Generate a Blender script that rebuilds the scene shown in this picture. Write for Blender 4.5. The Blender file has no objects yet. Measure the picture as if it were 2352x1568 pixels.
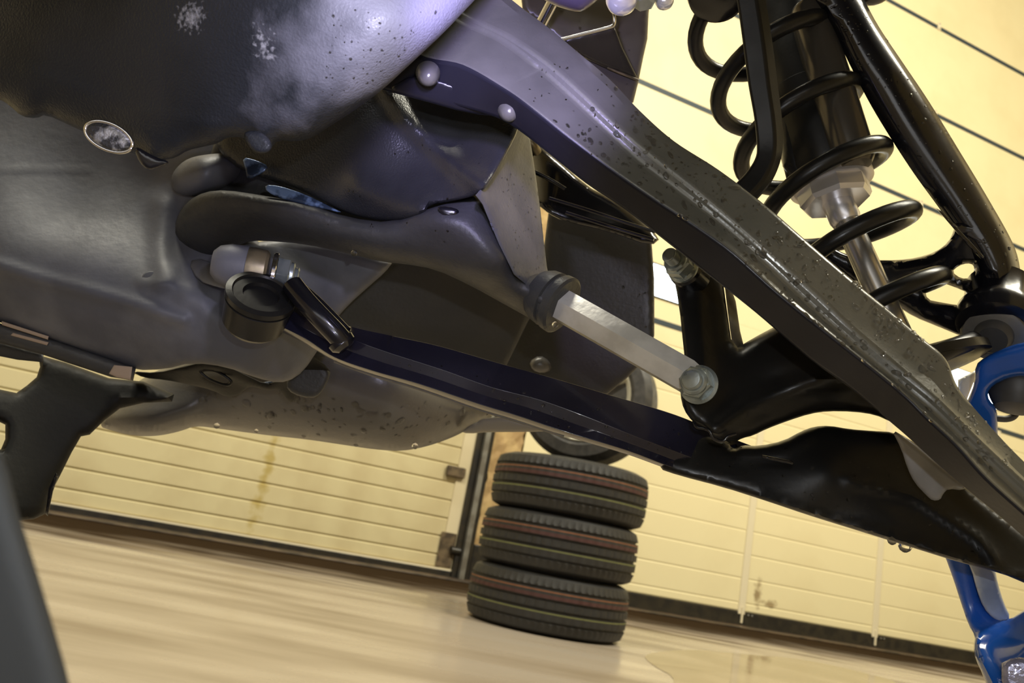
import bpy, bmesh, math, random
import numpy as np
from math import sin, cos, pi, radians, sqrt, exp
from mathutils import Vector, Matrix, geometry
from mathutils.bvhtree import BVHTree
random.seed(7)
sc = bpy.context.scene
C = sc.collection

# ------------------------------------------------------------------ camera
F_PX, PITCH, ROLL, CAM_H = 1860.0, radians(13.69), radians(10.66), .335
CAM = Vector((0, 0, CAM_H))
R0 = Vector((1, 0, 0)); FW = Vector((0, cos(PITCH), sin(PITCH))); U0 = Vector((0, -sin(PITCH), cos(PITCH)))
CX = R0*cos(ROLL) + U0*sin(ROLL)
CY = -R0*sin(ROLL) + U0*cos(ROLL)
cam = bpy.data.cameras.new('camera'); camo = bpy.data.objects.new('camera', cam); C.objects.link(camo)
cam.sensor_width = 36; cam.lens = F_PX/2352*36; cam.clip_start = .01; cam.clip_end = 60
M = Matrix((CX, CY, -FW)).transposed().to_4x4(); M.translation = CAM
camo.matrix_world = M
cam.dof.use_dof = True; cam.dof.focus_distance = .54; cam.dof.aperture_fstop = 15
sc.camera = camo
sc.view_settings.view_transform = 'Standard'; sc.view_settings.look = 'None'
sc.view_settings.gamma = 1; sc.view_settings.use_curve_mapping = False
sc.view_settings.exposure = 0.0

def P(px, py, d):
    """world point of a measured position: d metres in front of the lens plane"""
    return CAM + CX*((px-1176)/F_PX*d) + CY*(-(py-784)/F_PX*d) + FW*d

# ------------------------------------------------------------------ world + lights
w = bpy.data.worlds.new('world'); sc.world = w; w.use_nodes = True
w.node_tree.nodes['Background'].inputs[0].default_value = (.9, .85, .7, 1)
w.node_tree.nodes['Background'].inputs[1].default_value = .05

def area(name, loc, target, sx, sy, power, col):
    l = bpy.data.lights.new(name, 'AREA'); l.shape = 'RECTANGLE'; l.size = sx; l.size_y = sy
    l.energy = power; l.color = col
    o = bpy.data.objects.new(name, l); C.objects.link(o); o.location = loc
    o.rotation_euler = (Vector(target)-Vector(loc)).to_track_quat('-Z', 'Y').to_euler()
    return o
def spot(name, loc, target, power, col, ang, rad, blend=.6):
    l = bpy.data.lights.new(name, 'SPOT'); l.energy = power; l.color = col; l.spot_size = radians(ang)
    l.spot_blend = blend; l.shadow_soft_size = rad
    o = bpy.data.objects.new(name, l); C.objects.link(o); o.location = loc
    o.rotation_euler = (Vector(target)-Vector(loc)).to_track_quat('-Z', 'Y').to_euler()
    return o
WARM = (1.0, .95, .78)
area('ceiling_tubes_right', (4.2, 1.2, 7.4), (4.4, 5.0, 1.8), 3.4, .9, 760, WARM)
area('ceiling_tubes_left', (-2.4, .6, 6.6), (-2.6, 4.4, .4), 3.0, .6, 410, WARM)
# unseen cool fill added behind the camera to lift the dark foreground
area('rear_fill', (-1.2, -3.6, 1.7), (.1, .6, .7), 3.2, 2.2, 42, (.90, .94, 1.0))
# the inspection torch held above the frame: a small cold lamp
spot('inspection_torch', P(1130, -170, .30), P(1150, 160, .50), 4.6, (.50, .43, 1.0), 54, .010, .8)
spot('pan_fill_spot', P(940, -90, .29), P(880, 60, .41), 2.6, (.74, .72, 1.0), 100, .010, 1.0)  # second spot added closer in to brighten the skid pan
# the little lamp of the phone in the photographer's hand: the glints in the drops
spot('phone_lamp', CAM+CX*.035+CY*.05, P(1176, 700, .6), 2.2, (.92, .95, 1.0), 130, .005, .6)
spot('plate_highlight_spot', P(330, 900, .20), P(560, 660, .62), .7, (.74, .70, 1.0), 70, .012, 1.0)  # faint extra spot added for the lavender highlight on the bulkhead plate

# ------------------------------------------------------------------ materials
def mat(name, col, rough=.5, metal=0, col2=None, scale=8, rough2=None, bump=0, bscale=60, coat=0,
        stretch=None, detail=5, lo=.4, hi=.6, spec=.5, trans=0, ior=1.45, emit=None, estr=0):
    m = bpy.data.materials.new(name); m.use_nodes = True
    nt = m.node_tree; b = nt.nodes['Principled BSDF']
    b.inputs['Base Color'].default_value = (*col, 1); b.inputs['Roughness'].default_value = rough
    b.inputs['Metallic'].default_value = metal; b.inputs['Specular IOR Level'].default_value = spec
    b.inputs['Coat Weight'].default_value = coat; b.inputs['Coat Roughness'].default_value = .06
    b.inputs['Transmission Weight'].default_value = trans; b.inputs['IOR'].default_value = ior
    if emit: b.inputs['Emission Color'].default_value = (*emit, 1); b.inputs['Emission Strength'].default_value = estr
    tc = nt.nodes.new('ShaderNodeTexCoord'); mp = nt.nodes.new('ShaderNodeMapping')
    nt.links.new(tc.outputs['Object'], mp.inputs[0])
    if stretch: mp.inputs['Scale'].default_value = stretch
    if col2 is not None or rough2 is not None:
        n = nt.nodes.new('ShaderNodeTexNoise'); n.inputs['Scale'].default_value = scale; n.inputs['Detail'].default_value = detail
        nt.links.new(mp.outputs[0], n.inputs['Vector'])
        r = nt.nodes.new('ShaderNodeMapRange'); r.inputs[1].default_value = lo; r.inputs[2].default_value = hi
        nt.links.new(n.outputs['Fac'], r.inputs[0])
        if col2 is not None:
            mx = nt.nodes.new('ShaderNodeMix'); mx.data_type = 'RGBA'
            mx.inputs[6].default_value = (*col, 1); mx.inputs[7].default_value = (*col2, 1)
            nt.links.new(r.outputs[0], mx.inputs[0]); nt.links.new(mx.outputs[2], b.inputs['Base Color'])
        if rough2 is not None:
            r2 = nt.nodes.new('ShaderNodeMapRange'); r2.inputs[3].default_value = rough; r2.inputs[4].default_value = rough2
            nt.links.new(r.outputs[0], r2.inputs[0]); nt.links.new(r2.outputs[0], b.inputs['Roughness'])
    if bump:
        n2 = nt.nodes.new('ShaderNodeTexNoise'); n2.inputs['Scale'].default_value = bscale; n2.inputs['Detail'].default_value = 3
        nt.links.new(mp.outputs[0], n2.inputs['Vector'])
        bp = nt.nodes.new('ShaderNodeBump'); bp.inputs['Strength'].default_value = bump; bp.inputs['Distance'].default_value = .002
        nt.links.new(n2.outputs['Fac'], bp.inputs['Height']); nt.links.new(bp.outputs[0], b.inputs['Normal'])
    return m

M_ = {}
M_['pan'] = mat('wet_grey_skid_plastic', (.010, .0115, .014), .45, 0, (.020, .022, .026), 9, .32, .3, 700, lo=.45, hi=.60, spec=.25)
M_['alu'] = mat('mottled_aluminium', (.085, .088, .105), .62, .1, (.135, .139, .16), 14, .48, .15, 160)
M_['alu_dark'] = mat('dirty_aluminium', (.13, .125, .115), .5, .4, (.2, .19, .17), 20, .4, .15, 200)
M_['hull'] = mat('wet_dark_plastic', (.075, .073, .072), .42, 0, (.11, .105, .10), 7, .3, .1, 300, spec=.6)
M_['housing'] = mat('black_moulded_plastic', (.016, .0165, .018), .38, 0, (.03, .031, .032), 12, .28, .22, 700, spec=.6)
M_['facet'] = mat('grey_lit_wet_plastic', (.085, .09, .105), .45, 0, (.12, .125, .14), 20, .35, .15, 400)  # lit copy of the guard plastic, its light put into the colour
M_['boot'] = mat('dull_black_plastic', (.032, .032, .033), .55, 0, (.046, .047, .048), 14, .42, .2, 300)
M_['panel'] = mat('back_panel_plastic', (.042, .042, .041), .5, 0, (.058, .056, .052), 9, .36, .15, 250)
M_['arm'] = mat('olive_grey_coated_steel', (.095, .095, .080), .30, .2, (.14, .138, .118), 16, .20, .05, 420, lo=.38, hi=.62, spec=.7)
M_['gloss'] = mat('glossy_black_paint', (.005, .005, .007), .14, 0, (.008, .008, .011), 10, .24, .03, 240, coat=.3)
M_['navy'] = mat('glossy_blue_black_paint', (.010, .0095, .018), .15, 0, (.017, .016, .030), 12, .24, .03, 240, coat=.4)
M_['satin'] = mat('satin_black_steel', (.007, .007, .007), .36, 0, (.012, .0115, .011), 20, .28, .04, 300, spec=.35)
M_['brushed'] = mat('cast_aluminium_rod', (.72, .71, .68), .38, .35, (.58, .57, .54), 40, .28, .2, 120)
M_['zinc'] = mat('zinc_plated_steel', (.24, .28, .285), .26, .7, (.34, .38, .38), 60, .34, .1, 200)
M_['chrome'] = mat('polished_steel', (.75, .75, .78), .12, 1)
M_['silver'] = mat('silver_collar', (.72, .71, .74), .3, .75)
M_['brass'] = mat('oily_bronze_sleeve', (.14, .12, .08), .3, .6, (.28, .23, .14), 50, .4)
M_['blue'] = mat('blue_painted_steel', (.014, .10, .52), .28, 0, (.010, .075, .34), 12, .2, .05, 100, coat=.3)
M_['blue2'] = mat('light_blue_wet_tint', (.16, .24, .42), .2, .2, (.03, .045, .08), 70, .15, lo=.45, hi=.55)  # the sliver pieces carry their blue reflection in this colour
M_['rubber'] = mat('dusty_rubber', (.035, .034, .034), .55, 0, (.06, .058, .056), 30, .45)
M_['web'] = mat('blue_black_web_shade', (.007, .007, .011), .38, 0, (.013, .013, .018), 14, .28, .04, 300, spec=.35)  # beam steel with the shade of its underside put into the colour
M_['guardblack'] = mat('matt_black_mudguard', (.006, .006, .006), .6, 0, (.011, .011, .010), 8, .5, .1, 200, spec=.25)
M_['near'] = mat('dull_grey_rubber', (.035, .037, .038), .8)
M_['tan'] = mat('tan_tape', (.34, .26, .19), .6)
M_['water'] = mat('water', (1, 1, 1), .07, 0, trans=1, ior=1.33)
M_['film'] = mat('grey_translucent_water_film', (.42, .42, .44), .18, 0, (.3, .3, .31), 20, trans=.25, ior=1.33)
M_['whitecap'] = mat('white_plated_cap', (.8, .8, .88), .2, .5)
M_['violet'] = mat('violet_grey_cover', (.10, .08, .14), .3, .2)

# ------------------------------------------------------------------ object helpers
THINGS = {}
def thing(name, label, cat, base, group=None):
    o = bpy.data.objects.new(name, None); C.objects.link(o); o.location = base; o.empty_display_size = .05
    o['label'] = label; o['category'] = cat
    if group: o['group'] = group
    return o
def tag(o, label=None, cat=None, group=None, kind=None):
    if label: o['label'] = label
    if cat: o['category'] = cat
    if group: o['group'] = group
    if kind: o['kind'] = kind
    return o
def wloc(o):
    v = Vector(o.location); p = o.parent
    while p: v += p.location; p = p.parent
    return v
def link(name, verts, faces, m, parent=None, smooth=True, sharp=35, recalc=True):
    verts = [Vector(v) for v in verts]
    c = sum(verts, Vector())/len(verts)
    me = bpy.data.meshes.new(name)
    me.from_pydata([v-c for v in verts], [], faces)
    if recalc:
        bm = bmesh.new(); bm.from_mesh(me)
        bmesh.ops.remove_doubles(bm, verts=bm.verts, dist=1e-6)
        bmesh.ops.recalc_face_normals(bm, faces=bm.faces); bm.to_mesh(me); bm.free()
    if smooth:
        me.shade_smooth()
        me.set_sharp_from_angle(angle=radians(sharp))
    me.materials.append(m)
    o = bpy.data.objects.new(name, me); C.objects.link(o)
    if parent: o.parent = parent; o.location = c - wloc(parent)
    else: o.location = c
    return o
def bevel(o, wd, seg=2, ang=40):
    b = o.modifiers.new('bevel', 'BEVEL'); b.width = wd; b.segments = seg; b.limit_method = 'ANGLE'; b.angle_limit = radians(ang)
    b.harden_normals = False
    return o
def crom(pts, n):
    """Catmull-Rom through pts (tuples), n steps per span"""
    pts = [np.array(p, float) for p in pts]; out = []
    for i in range(len(pts)-1):
        p0 = pts[max(i-1, 0)]; p1 = pts[i]; p2 = pts[i+1]; p3 = pts[min(i+2, len(pts)-1)]
        for k in range(n):
            t = k/n
            out.append(.5*((2*p1)+(-p0+p2)*t+(2*p0-5*p1+4*p2-p3)*t*t+(-p0+3*p1-3*p2+p3)*t**3))
    out.append(pts[-1]); return out
def loft(name, rails, m, parent=None, n=5, bev=0, sharp=35, seg=2, strips=None):
    """rails: list of equal-length (px,py,d) lists forming a closed ring"""
    rs = [[P(*q) for q in crom(r, n)] for r in rails]
    k = len(rs); L = len(rs[0]); vs = []; fs = []
    for i in range(L):
        for r in rs: vs.append(r[i])
    for i in range(L-1):
        for j in range(k):
            a = i*k+j; b = i*k+(j+1) % k
            fs.append((a, b, b+k, a+k))
    fs.append(tuple(range(k))); fs.append(tuple(range((L-1)*k, L*k)))
    o = link(name, vs, fs, m, parent, True, sharp)
    if strips:
        o.data.materials.append(strips[1])
        for i, pl in enumerate(o.data.polygons):
            if i < (L-1)*k and i % k in strips[0]: pl.material_index = 1
    if bev: bevel(o, bev, seg)
    return o
def frames(pts):
    ts = []
    for i in range(len(pts)):
        a = pts[max(i-1, 0)]; b = pts[min(i+1, len(pts)-1)]; ts.append((b-a).normalized())
    n = ts[0].orthogonal().normalized(); out = []
    for i, t in enumerate(ts):
        n = (n - t*n.dot(t)).normalized(); out.append((t, n, t.cross(n)))
    return out
def tube_w(name, pts, rad, m, parent=None, seg=20, cap=True, sharp=50):
    """round tube through world points; rad number or list"""
    fr = frames(pts); vs = []; fs = []
    for i, (p, (t, a, b)) in enumerate(zip(pts, fr)):
        r = rad[i] if isinstance(rad, (list, tuple)) else rad
        for k in range(seg):
            th = 2*pi*k/seg; vs.append(p + a*(r*cos(th)) + b*(r*sin(th)))
    for i in range(len(pts)-1):
        for k in range(seg):
            a = i*seg+k; b = i*seg+(k+1) % seg; fs.append((a, b, b+seg, a+seg))
    if cap: fs.append(tuple(range(seg))); fs.append(tuple(range((len(pts)-1)*seg, len(pts)*seg)))
    return link(name, vs, fs, m, parent, True, sharp)
def tube(name, pts, rad, m, parent=None, n=6, seg=20):
    return tube_w(name, [P(*q) for q in crom(pts, n)], rad, m, parent, seg)
def lathe(name, a, b, prof, m, parent=None, seg=40, sharp=30, phase=0.0, closed=True):
    """revolve prof [(t along a->b in metres, r)] about the axis a->b"""
    ax = (b-a).normalized(); u = ax.orthogonal().normalized(); v = ax.cross(u); vs = []; fs = []
    for (t, r) in prof:
        for k in range(seg):
            th = 2*pi*k/seg+phase; vs.append(a + ax*t + u*(r*cos(th)) + v*(r*sin(th)))
    n = len(prof)
    for i in range(n-1):
        for k in range(seg):
            p = i*seg+k; q = i*seg+(k+1) % seg; fs.append((p, q, q+seg, p+seg))
    if closed:
        fs.append(tuple(range(seg))); fs.append(tuple(range((n-1)*seg, n*seg)))
    return link(name, vs, fs, m, parent, True, sharp)
def box_w(name, o0, ax, ay, az, m, parent=None, bev=0):
    vs = [o0 + ax*i + ay*j + az*k for i in (0, 1) for j in (0, 1) for k in (0, 1)]
    fs = [(0, 1, 3, 2), (4, 6, 7, 5), (0, 4, 5, 1), (2, 3, 7, 6), (0, 2, 6, 4), (1, 5, 7, 3)]
    o = link(name, vs, fs, m, parent, False)
    if bev: bevel(o, bev, 2)
    return o
def chaikin(poly, k):
    for _ in range(k):
        q = []
        for i in range(len(poly)):
            a = poly[i]; b = poly[(i+1) % len(poly)]
            q.append((a[0]*.75+b[0]*.25, a[1]*.75+b[1]*.25)); q.append((a[0]*.25+b[0]*.75, a[1]*.25+b[1]*.75))
        poly = q
    return poly
def densify(poly, step):
    out = []
    for i in range(len(poly)):
        a = np.array(poly[i], float); b = np.array(poly[(i+1) % len(poly)], float)
        n = max(1, int(round(np.linalg.norm(b-a)/step)))
        for k in range(n): out.append(tuple(a+(b-a)*k/n))
    return out
def pip(x, y, poly):
    c = False; j = len(poly)-1
    for i in range(len(poly)):
        xi, yi = poly[i]; xj, yj = poly[j]
        if (yi > y) != (yj > y) and x < (xj-xi)*(y-yi)/(yj-yi)+xi: c = not c
        j = i
    return c
def dseg(pts, poly, closed=True):
    """distance of each point to polyline (numpy)"""
    pl = np.array(poly, float); A = pl if closed else pl[:-1]; B = np.roll(pl, -1, 0) if closed else pl[1:]
    best = np.full(len(pts), 1e9)
    for a, b in zip(A, B):
        ab = b-a; t = np.clip(((pts-a)@ab)/max(ab@ab, 1e-9), 0, 1)
        q = a+t[:, None]*ab; best = np.minimum(best, np.hypot(*(pts-q).T))
    return best
def tps(anch):
    a = np.array(anch, float); xy = a[:, :2]/1000; n = len(a)
    def U(r): return np.where(r < 1e-9, 0, r*r*np.log(r+1e-12))
    K = U(np.hypot(xy[:, None, 0]-xy[None, :, 0], xy[:, None, 1]-xy[None, :, 1])) + np.eye(n)*1e-4
    if n < 4:
        Pm = np.c_[np.ones(n), xy]; cf = np.linalg.lstsq(Pm, a[:, 2], rcond=None)[0]
        return lambda p: np.c_[np.ones(len(p)), p/1000]@cf
    Pm = np.c_[np.ones(n), xy]; A = np.block([[K, Pm], [Pm.T, np.zeros((3, 3))]])
    s = np.linalg.solve(A, np.r_[a[:, 2], 0, 0, 0])
    def f(p):
        q = p/1000; k = U(np.hypot(q[:, None, 0]-xy[None, :, 0], q[:, None, 1]-xy[None, :, 1]))
        return k@s[:n]+np.c_[np.ones(len(q)), q]@s[n:]
    return f
def relief(name, outline, anch, m, parent=None, thick=.012, rpx=25, ramt=.006, step=14, smooth=1, holes=(), ridges=(), sharp=50, hsm=1):
    """a solid moulded / pressed piece: outline of its near side, depth from anchors, rolled edges, real thickness"""
    if smooth: outline = chaikin(outline, smooth)
    outline = densify(outline, step)
    hs = [densify(chaikin(h, hsm), step*.6) for h in holes]
    if isinstance(anch, (int, float)): df = lambda p, a=anch: np.full(len(p), a)
    else: df = tps(anch)
    bx = np.array(outline); x0, y0 = bx.min(0); x1, y1 = bx.max(0)
    gx, gy = np.meshgrid(np.arange(x0+step/2, x1, step), np.arange(y0+step/2, y1, step))
    gx = gx + (np.arange(gx.shape[0]) % 2)[:, None]*step*.5
    g = np.c_[gx.ravel(), gy.ravel()]
    de = dseg(g, outline)
    for h in hs: de = np.minimum(de, dseg(g, h))
    keep = [i for i in range(len(g)) if de[i] > step*.45 and pip(g[i, 0], g[i, 1], outline) and not any(pip(g[i, 0], g[i, 1], h) for h in hs)]
    pts = list(outline); edges = [(i, (i+1) % len(outline)) for i in range(len(outline))]
    for h in hs:
        b = len(pts); pts += h; edges += [(b+i, b+(i+1) % len(h)) for i in range(len(h))]
    pts += [tuple(g[i]) for i in keep]
    # inner rows close to the rim so the rolled edge is round
    if ramt:
        for fr in (.12, .35):
            pl = np.array(outline); nx = np.roll(pl, -1, 0)-np.roll(pl, 1, 0)
            nn = np.c_[-nx[:, 1], nx[:, 0]]; nn /= np.maximum(np.hypot(*nn.T)[:, None], 1e-9)
            for s_ in (1, -1):
                q = pl+nn*s_*rpx*fr
                if pip(*(q[0]), outline) or pip(*(q[len(q)//2]), outline):
                    dd = dseg(q, outline)
                    for hh in hs: dd = np.minimum(dd, dseg(q, hh))
                    for a_, d_ in zip(q, dd):
                        if d_ > rpx*fr*.9 and pip(a_[0], a_[1], outline) and not any(pip(a_[0], a_[1], h) for h in hs): pts.append(tuple(a_))
                    break
    v2, e2, f2, *_ = geometry.delaunay_2d_cdt([Vector(p) for p in pts], edges, [], 0, 1e-4)
    v2 = np.array([tuple(v) for v in v2]); tri = []
    for f in f2:
        c = v2[list(f)].mean(0)
        if pip(c[0], c[1], outline) and not any(pip(c[0], c[1], h) for h in hs): tri.append(tuple(f))
    used = sorted({i for t in tri for i in t}); ix = {u: i for i, u in enumerate(used)}
    v2 = v2[used]; tri = [tuple(ix[i] for i in t) for t in tri]
    d = df(v2); base = d.copy()
    dist = dseg(v2, outline)
    for h in hs: dist = np.minimum(dist, dseg(v2, h))
    if ramt:
        t = np.clip(dist/rpx, 0, 1); d = d + ramt*(1-np.sqrt(np.clip(1-(1-t)**2, 0, 1)))
    for (pl, wd, h) in ridges:
        d = d - h*np.exp(-(dseg(v2, pl, False)/wd)**2)
    n = len(v2); vs = [P(v2[i, 0], v2[i, 1], d[i]) for i in range(n)] + [P(v2[i, 0], v2[i, 1], base[i]+max(ramt, 0)+thick) for i in range(n)]
    cnt = {}
    for t in tri:
        for a, b in ((t[0], t[1]), (t[1], t[2]), (t[2], t[0])):
            k = (min(a, b), max(a, b)); cnt.setdefault(k, []).append((a, b))
    fs = list(tri)+[tuple(i+n for i in reversed(t)) for t in tri]
    for k, l in cnt.items():
        if len(l) == 1: a, b = l[0]; fs.append((b, a, a+n, b+n))
    return link(name, vs, fs, m, parent, True, sharp)

# droplets lying on real surfaces
def _unit_drop():
    bm = bmesh.new(); bmesh.ops.create_icosphere(bm, subdivisions=2, radius=1)
    v = [x.co.copy() for x in bm.verts]; f = [tuple(q.index for q in x.verts) for x in bm.faces]; bm.free(); return v, f
DV, DF = _unit_drop()
def droplets(parent, targets, regions, size=(.0006, .0018), seed=1, elong=1.0, name='water_droplet'):
    """regions: (polygon, count). Each drop is put where the sight line meets the surface"""
    rnd = random.Random(seed); dg = bpy.context.evaluated_depsgraph_get(); trees = []
    for t in targets:
        me = t.data; off = wloc(t)
        trees.append(BVHTree.FromPolygons([v.co+off for v in me.vertices], [tuple(p.vertices) for p in me.polygons]))
    vs = []; fs = []
    for poly, cnt in regions:
        xs = [p[0] for p in poly]; ys = [p[1] for p in poly]; k = 0; tries = 0
        while k < cnt and tries < cnt*20:
            tries += 1
            x = rnd.uniform(min(xs), max(xs)); y = rnd.uniform(min(ys), max(ys))
            if not pip(x, y, poly): continue
            dr = (P(x, y, 1)-CAM).normalized(); best = None
            for tr in trees:
                h = tr.ray_cast(CAM, dr)
                if h[0] is not None and (best is None or h[3] < best[3]): best = h
            if best is None: continue
            nrm = best[1] if best[1].dot(dr) < 0 else -best[1]
            r = size[0]+(size[1]-size[0])*rnd.random()**3
            a = CX.cross(nrm).normalized() if abs(CX.dot(nrm)) < .95 else CY.cross(nrm).normalized(); b = nrm.cross(a)
            ang = rnd.uniform(0, pi); a2 = a*cos(ang)+b*sin(ang); b2 = -a*sin(ang)+b*cos(ang)
            ra = r*rnd.uniform(.8, 1.3*elong); rb = r*rnd.uniform(.7, 1.1); rn = r*.55
            bi = len(vs)
            for v in DV: vs.append(best[0]+a2*(v.x*ra)+b2*(v.y*rb)+nrm*(v.z*rn))
            fs += [tuple(i+bi for i in f) for f in DF]; k += 1
    if vs:
        o = link(name+'s', vs, fs, M_['water'], parent, True, 180, recalc=False); o['kind'] = 'stuff'; return o
def hang_drop(parent, x, y, d, r, m='water'):
    """a drop hanging from an edge: pear shaped, pointing down"""
    c = P(x, y, d); prof = [(0, .15*r), (.25*r, .5*r), (.7*r, .9*r), (1.2*r, 1.0*r), (1.7*r, .75*r), (2.0*r, .3*r), (2.05*r, .02*r)]
    return lathe('hanging_drop', c, c-Vector((0, 0, 1)), prof, M_[m], parent, 14, 60)

# ================================================================== THE ROOM
AZ = radians(68.71); D_W = 5.858
WS = Vector((sin(AZ), cos(AZ), 0)); WN = Vector((-cos(AZ), sin(AZ), 0)); ZV = Vector((0, 0, 1))
def hit_wall(px, py):
    v = P(px, py, 1)-CAM; t = D_W/v.dot(WN); q = CAM+v*t
    return q.dot(WS), q.z
def W(s, z, out=0.0):
    """point on the back wall: s along it, z up, out towards the room"""
    return WS*s + WN*(D_W-out) + ZV*z
def wbox(name, s0, s1, z0, z1, out0, out1, m, parent=None, bev=0):
    return box_w(name, W(s0, z0, out0), WS*(s1-s0), -WN*(out1-out0), ZV*(z1-z0), m, parent, bev)

m_floor = mat('wet_concrete_floor', (.20, .158, .112), .42, 0, (.44, .385, .32), 1.3, .17, .25, 9, stretch=(1, 1, 1), lo=.35, hi=.65)
# streaky wet floor: replace colour coordinates by wall-aligned stretched ones
nt = m_floor.node_tree
for n in nt.nodes:
    if n.type == 'MAPPING': n.inputs['Rotation'].default_value = (0, 0, -(pi/2-AZ)); n.inputs['Scale'].default_value = (.55, 2.6, 1)
# a dirty wet band along the foot of the wall
b = nt.nodes['Principled BSDF']; lk_ = b.inputs['Base Color'].links[0].from_socket
tcg = nt.nodes.new('ShaderNodeNewGeometry'); vd = nt.nodes.new('ShaderNodeVectorMath'); vd.operation = 'DOT_PRODUCT'
vd.inputs[1].default_value = tuple(WN); nt.links.new(tcg.outputs['Position'], vd.inputs[0])
nz_ = nt.nodes.new('ShaderNodeTexNoise'); nz_.inputs['Scale'].default_value = 3.0; nz_.inputs['Detail'].default_value = 6
mpn = [n for n in nt.nodes if n.type == 'MAPPING'][0]; nt.links.new(mpn.outputs[0], nz_.inputs['Vector'])
ma = nt.nodes.new('ShaderNodeMath'); ma.operation = 'MULTIPLY_ADD'; ma.inputs[1].default_value = 1.6
nt.links.new(nz_.outputs['Fac'], ma.inputs[0]); nt.links.new(vd.outputs['Value'], ma.inputs[2])
rg_ = nt.nodes.new('ShaderNodeMapRange'); rg_.inputs[1].default_value = D_W-2.0+.8; rg_.inputs[2].default_value = D_W-1.0+.8
nt.links.new(ma.outputs[0], rg_.inputs[0])
mxd = nt.nodes.new('ShaderNodeMix'); mxd.data_type = 'RGBA'; mxd.inputs[7].default_value = (.032, .021, .012, 1)
ms_ = nt.nodes.new('ShaderNodeMapRange'); ms_.inputs[2].default_value = .38; ms_.inputs[3].default_value = 1.42; ms_.inputs[4].default_value = 1.01
nt.links.new(rg_.outputs[0], ms_.inputs[0]); nt.links.new(ms_.outputs[0], b.inputs['IOR'])
rr0 = b.inputs['Roughness'].links[0].from_socket; mr_ = nt.nodes.new('ShaderNodeMix'); mr_.data_type = 'FLOAT'; mr_.inputs[3].default_value = .62
nt.links.new(rg_.outputs[0], mr_.inputs[0]); nt.links.new(rr0, mr_.inputs[2]); nt.links.new(mr_.outputs[0], b.inputs['Roughness'])
nt.links.new(rg_.outputs[0], mxd.inputs[0]); nt.links.new(lk_, mxd.inputs[6]); nt.links.new(mxd.outputs[2], b.inputs['Base Color'])
m_beam = mat('dark_wet_silt', (.03, .022, .015), .6, 0, (.09, .06, .038), 5, .35, .3, 30)
m_door = mat('cream_door_panel', (.76, .68, .43), .42, 0, (.70, .61, .37), 1.6, .55, .03, 40, lo=.45, hi=.75)
m_door_l = mat('grimy_cream_door_panel', (.60, .53, .32), .42, 0, (.50, .42, .24), 2.6, .55, .03, 40, lo=.42, hi=.7)
m_wall = mat('cream_wall_paint', (.62, .54, .36), .7, 0, (.55, .47, .30), 2)
m_column = mat('rough_stained_render', (.50, .36, .17), .8, 0, (.36, .24, .11), 9, None, 1.0, 30)
m_ceil = mat('pale_ceiling', (.66, .60, .45), .8)
m_seal = mat('black_rubber_seal', (.010, .009, .008), .5, 0, (.026, .022, .016), 12, .35)
m_gasket = mat('blue_black_joint', (.03, .045, .06), .5)
m_galv = mat('galvanised_steel', (.26, .26, .24), .45, .6, (.18, .17, .15), 10)
m_trim = mat('cream_stiffener', (.70, .63, .46), .45)
m_grime = mat('brown_grime', (.05, .035, .02), .7, 0, (.14, .10, .055), 14)
m_pane = mat('daylit_pane', (.8, .9, 1), .2, emit=(.72, .86, 1.0), estr=7)

RM = 8.5
def quad_box(name, a, b, c, m):
    o = box_w(name, a, b, c[0], c[1], m); tag(o, kind='structure'); return o
o = quad_box('floor', Vector((-9, -6, -.1)), Vector((18, 0, 0)), (Vector((0, 16, 0)), Vector((0, 0, .1))), m_floor)
o = quad_box('ceiling', Vector((-9, -6, 8.6)), Vector((18, 0, 0)), (Vector((0, 16, 0)), Vector((0, 0, .1))), m_ceil)
o = quad_box('wall_left', Vector((-7.6, -6, 0)), Vector((.1, 0, 0)), (Vector((0, 16, 0)), Vector((0, 0, 8.6))), m_wall)
o = quad_box('wall_right', Vector((8.2, -6, 0)), Vector((.1, 0, 0)), (Vector((0, 16, 0)), Vector((0, 0, 8.6))), m_wall)
o = quad_box('wall_front', Vector((-9, -5, 0)), Vector((18, 0, 0)), (Vector((0, .1, 0)), Vector((0, 0, 8.6))), m_wall)
o = wbox('wall_back', -9, 10.5, 0, 8.6, -.35, -.10, m_wall); tag(o, kind='structure')

sL0 = hit_wall(60, 1178)[0]-2.2; sL1 = hit_wall(1030, 1330)[0]; sR0 = hit_wall(1200, 1010)[0]
# left door: ribbed cream boards
d1 = bpy.data.objects.new('door_1', None); C.objects.link(d1); d1.location = W(sL0, 0); d1['kind'] = 'structure'
pitch = abs(hit_wall(362, 1000+305/2.76)[1]-hit_wall(362, 1000+440/2.76)[1])
zb = hit_wall(362, 1000+440/2.76)[1]
def slat(s0, s1, z0, z1, m, parent, name='panel', dep=.012):
    # a board with a shallow V joint top and bottom
    g = .010
    pr = [(z0, -.03), (z0, 0), (z0+g, dep), (z1-g, dep), (z1, 0), (z1, -.03)]
    vs = [W(s, z, o_) for s in (s0, s1) for z, o_ in pr]; n = len(pr)
    fs = [(i, i+1, i+1+n, i+n) for i in range(n-1)]+[(n-1, 0, n, 2*n-1), tuple(range(n)), tuple(range(n, 2*n))]
    return link(name, vs, fs, m, parent, False)
z = zb-pitch*int(zb/pitch)
z = max(z, 0)
zs = [.06]
while zs[-1] < 3.2:
    nz = zb + pitch*round((zs[-1]+pitch*.99-zb)/pitch)
    if nz <= zs[-1]+.03: nz += pitch
    zs.append(nz)
for a, b in zip(zs[:-1], zs[1:]): slat(sL0, sL1-.10, a, b, m_door_l, d1)
wbox('end_cap', sL1-.10, sL1, .06, 3.2, -.03, .02, m_wall, d1, .004)
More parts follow.
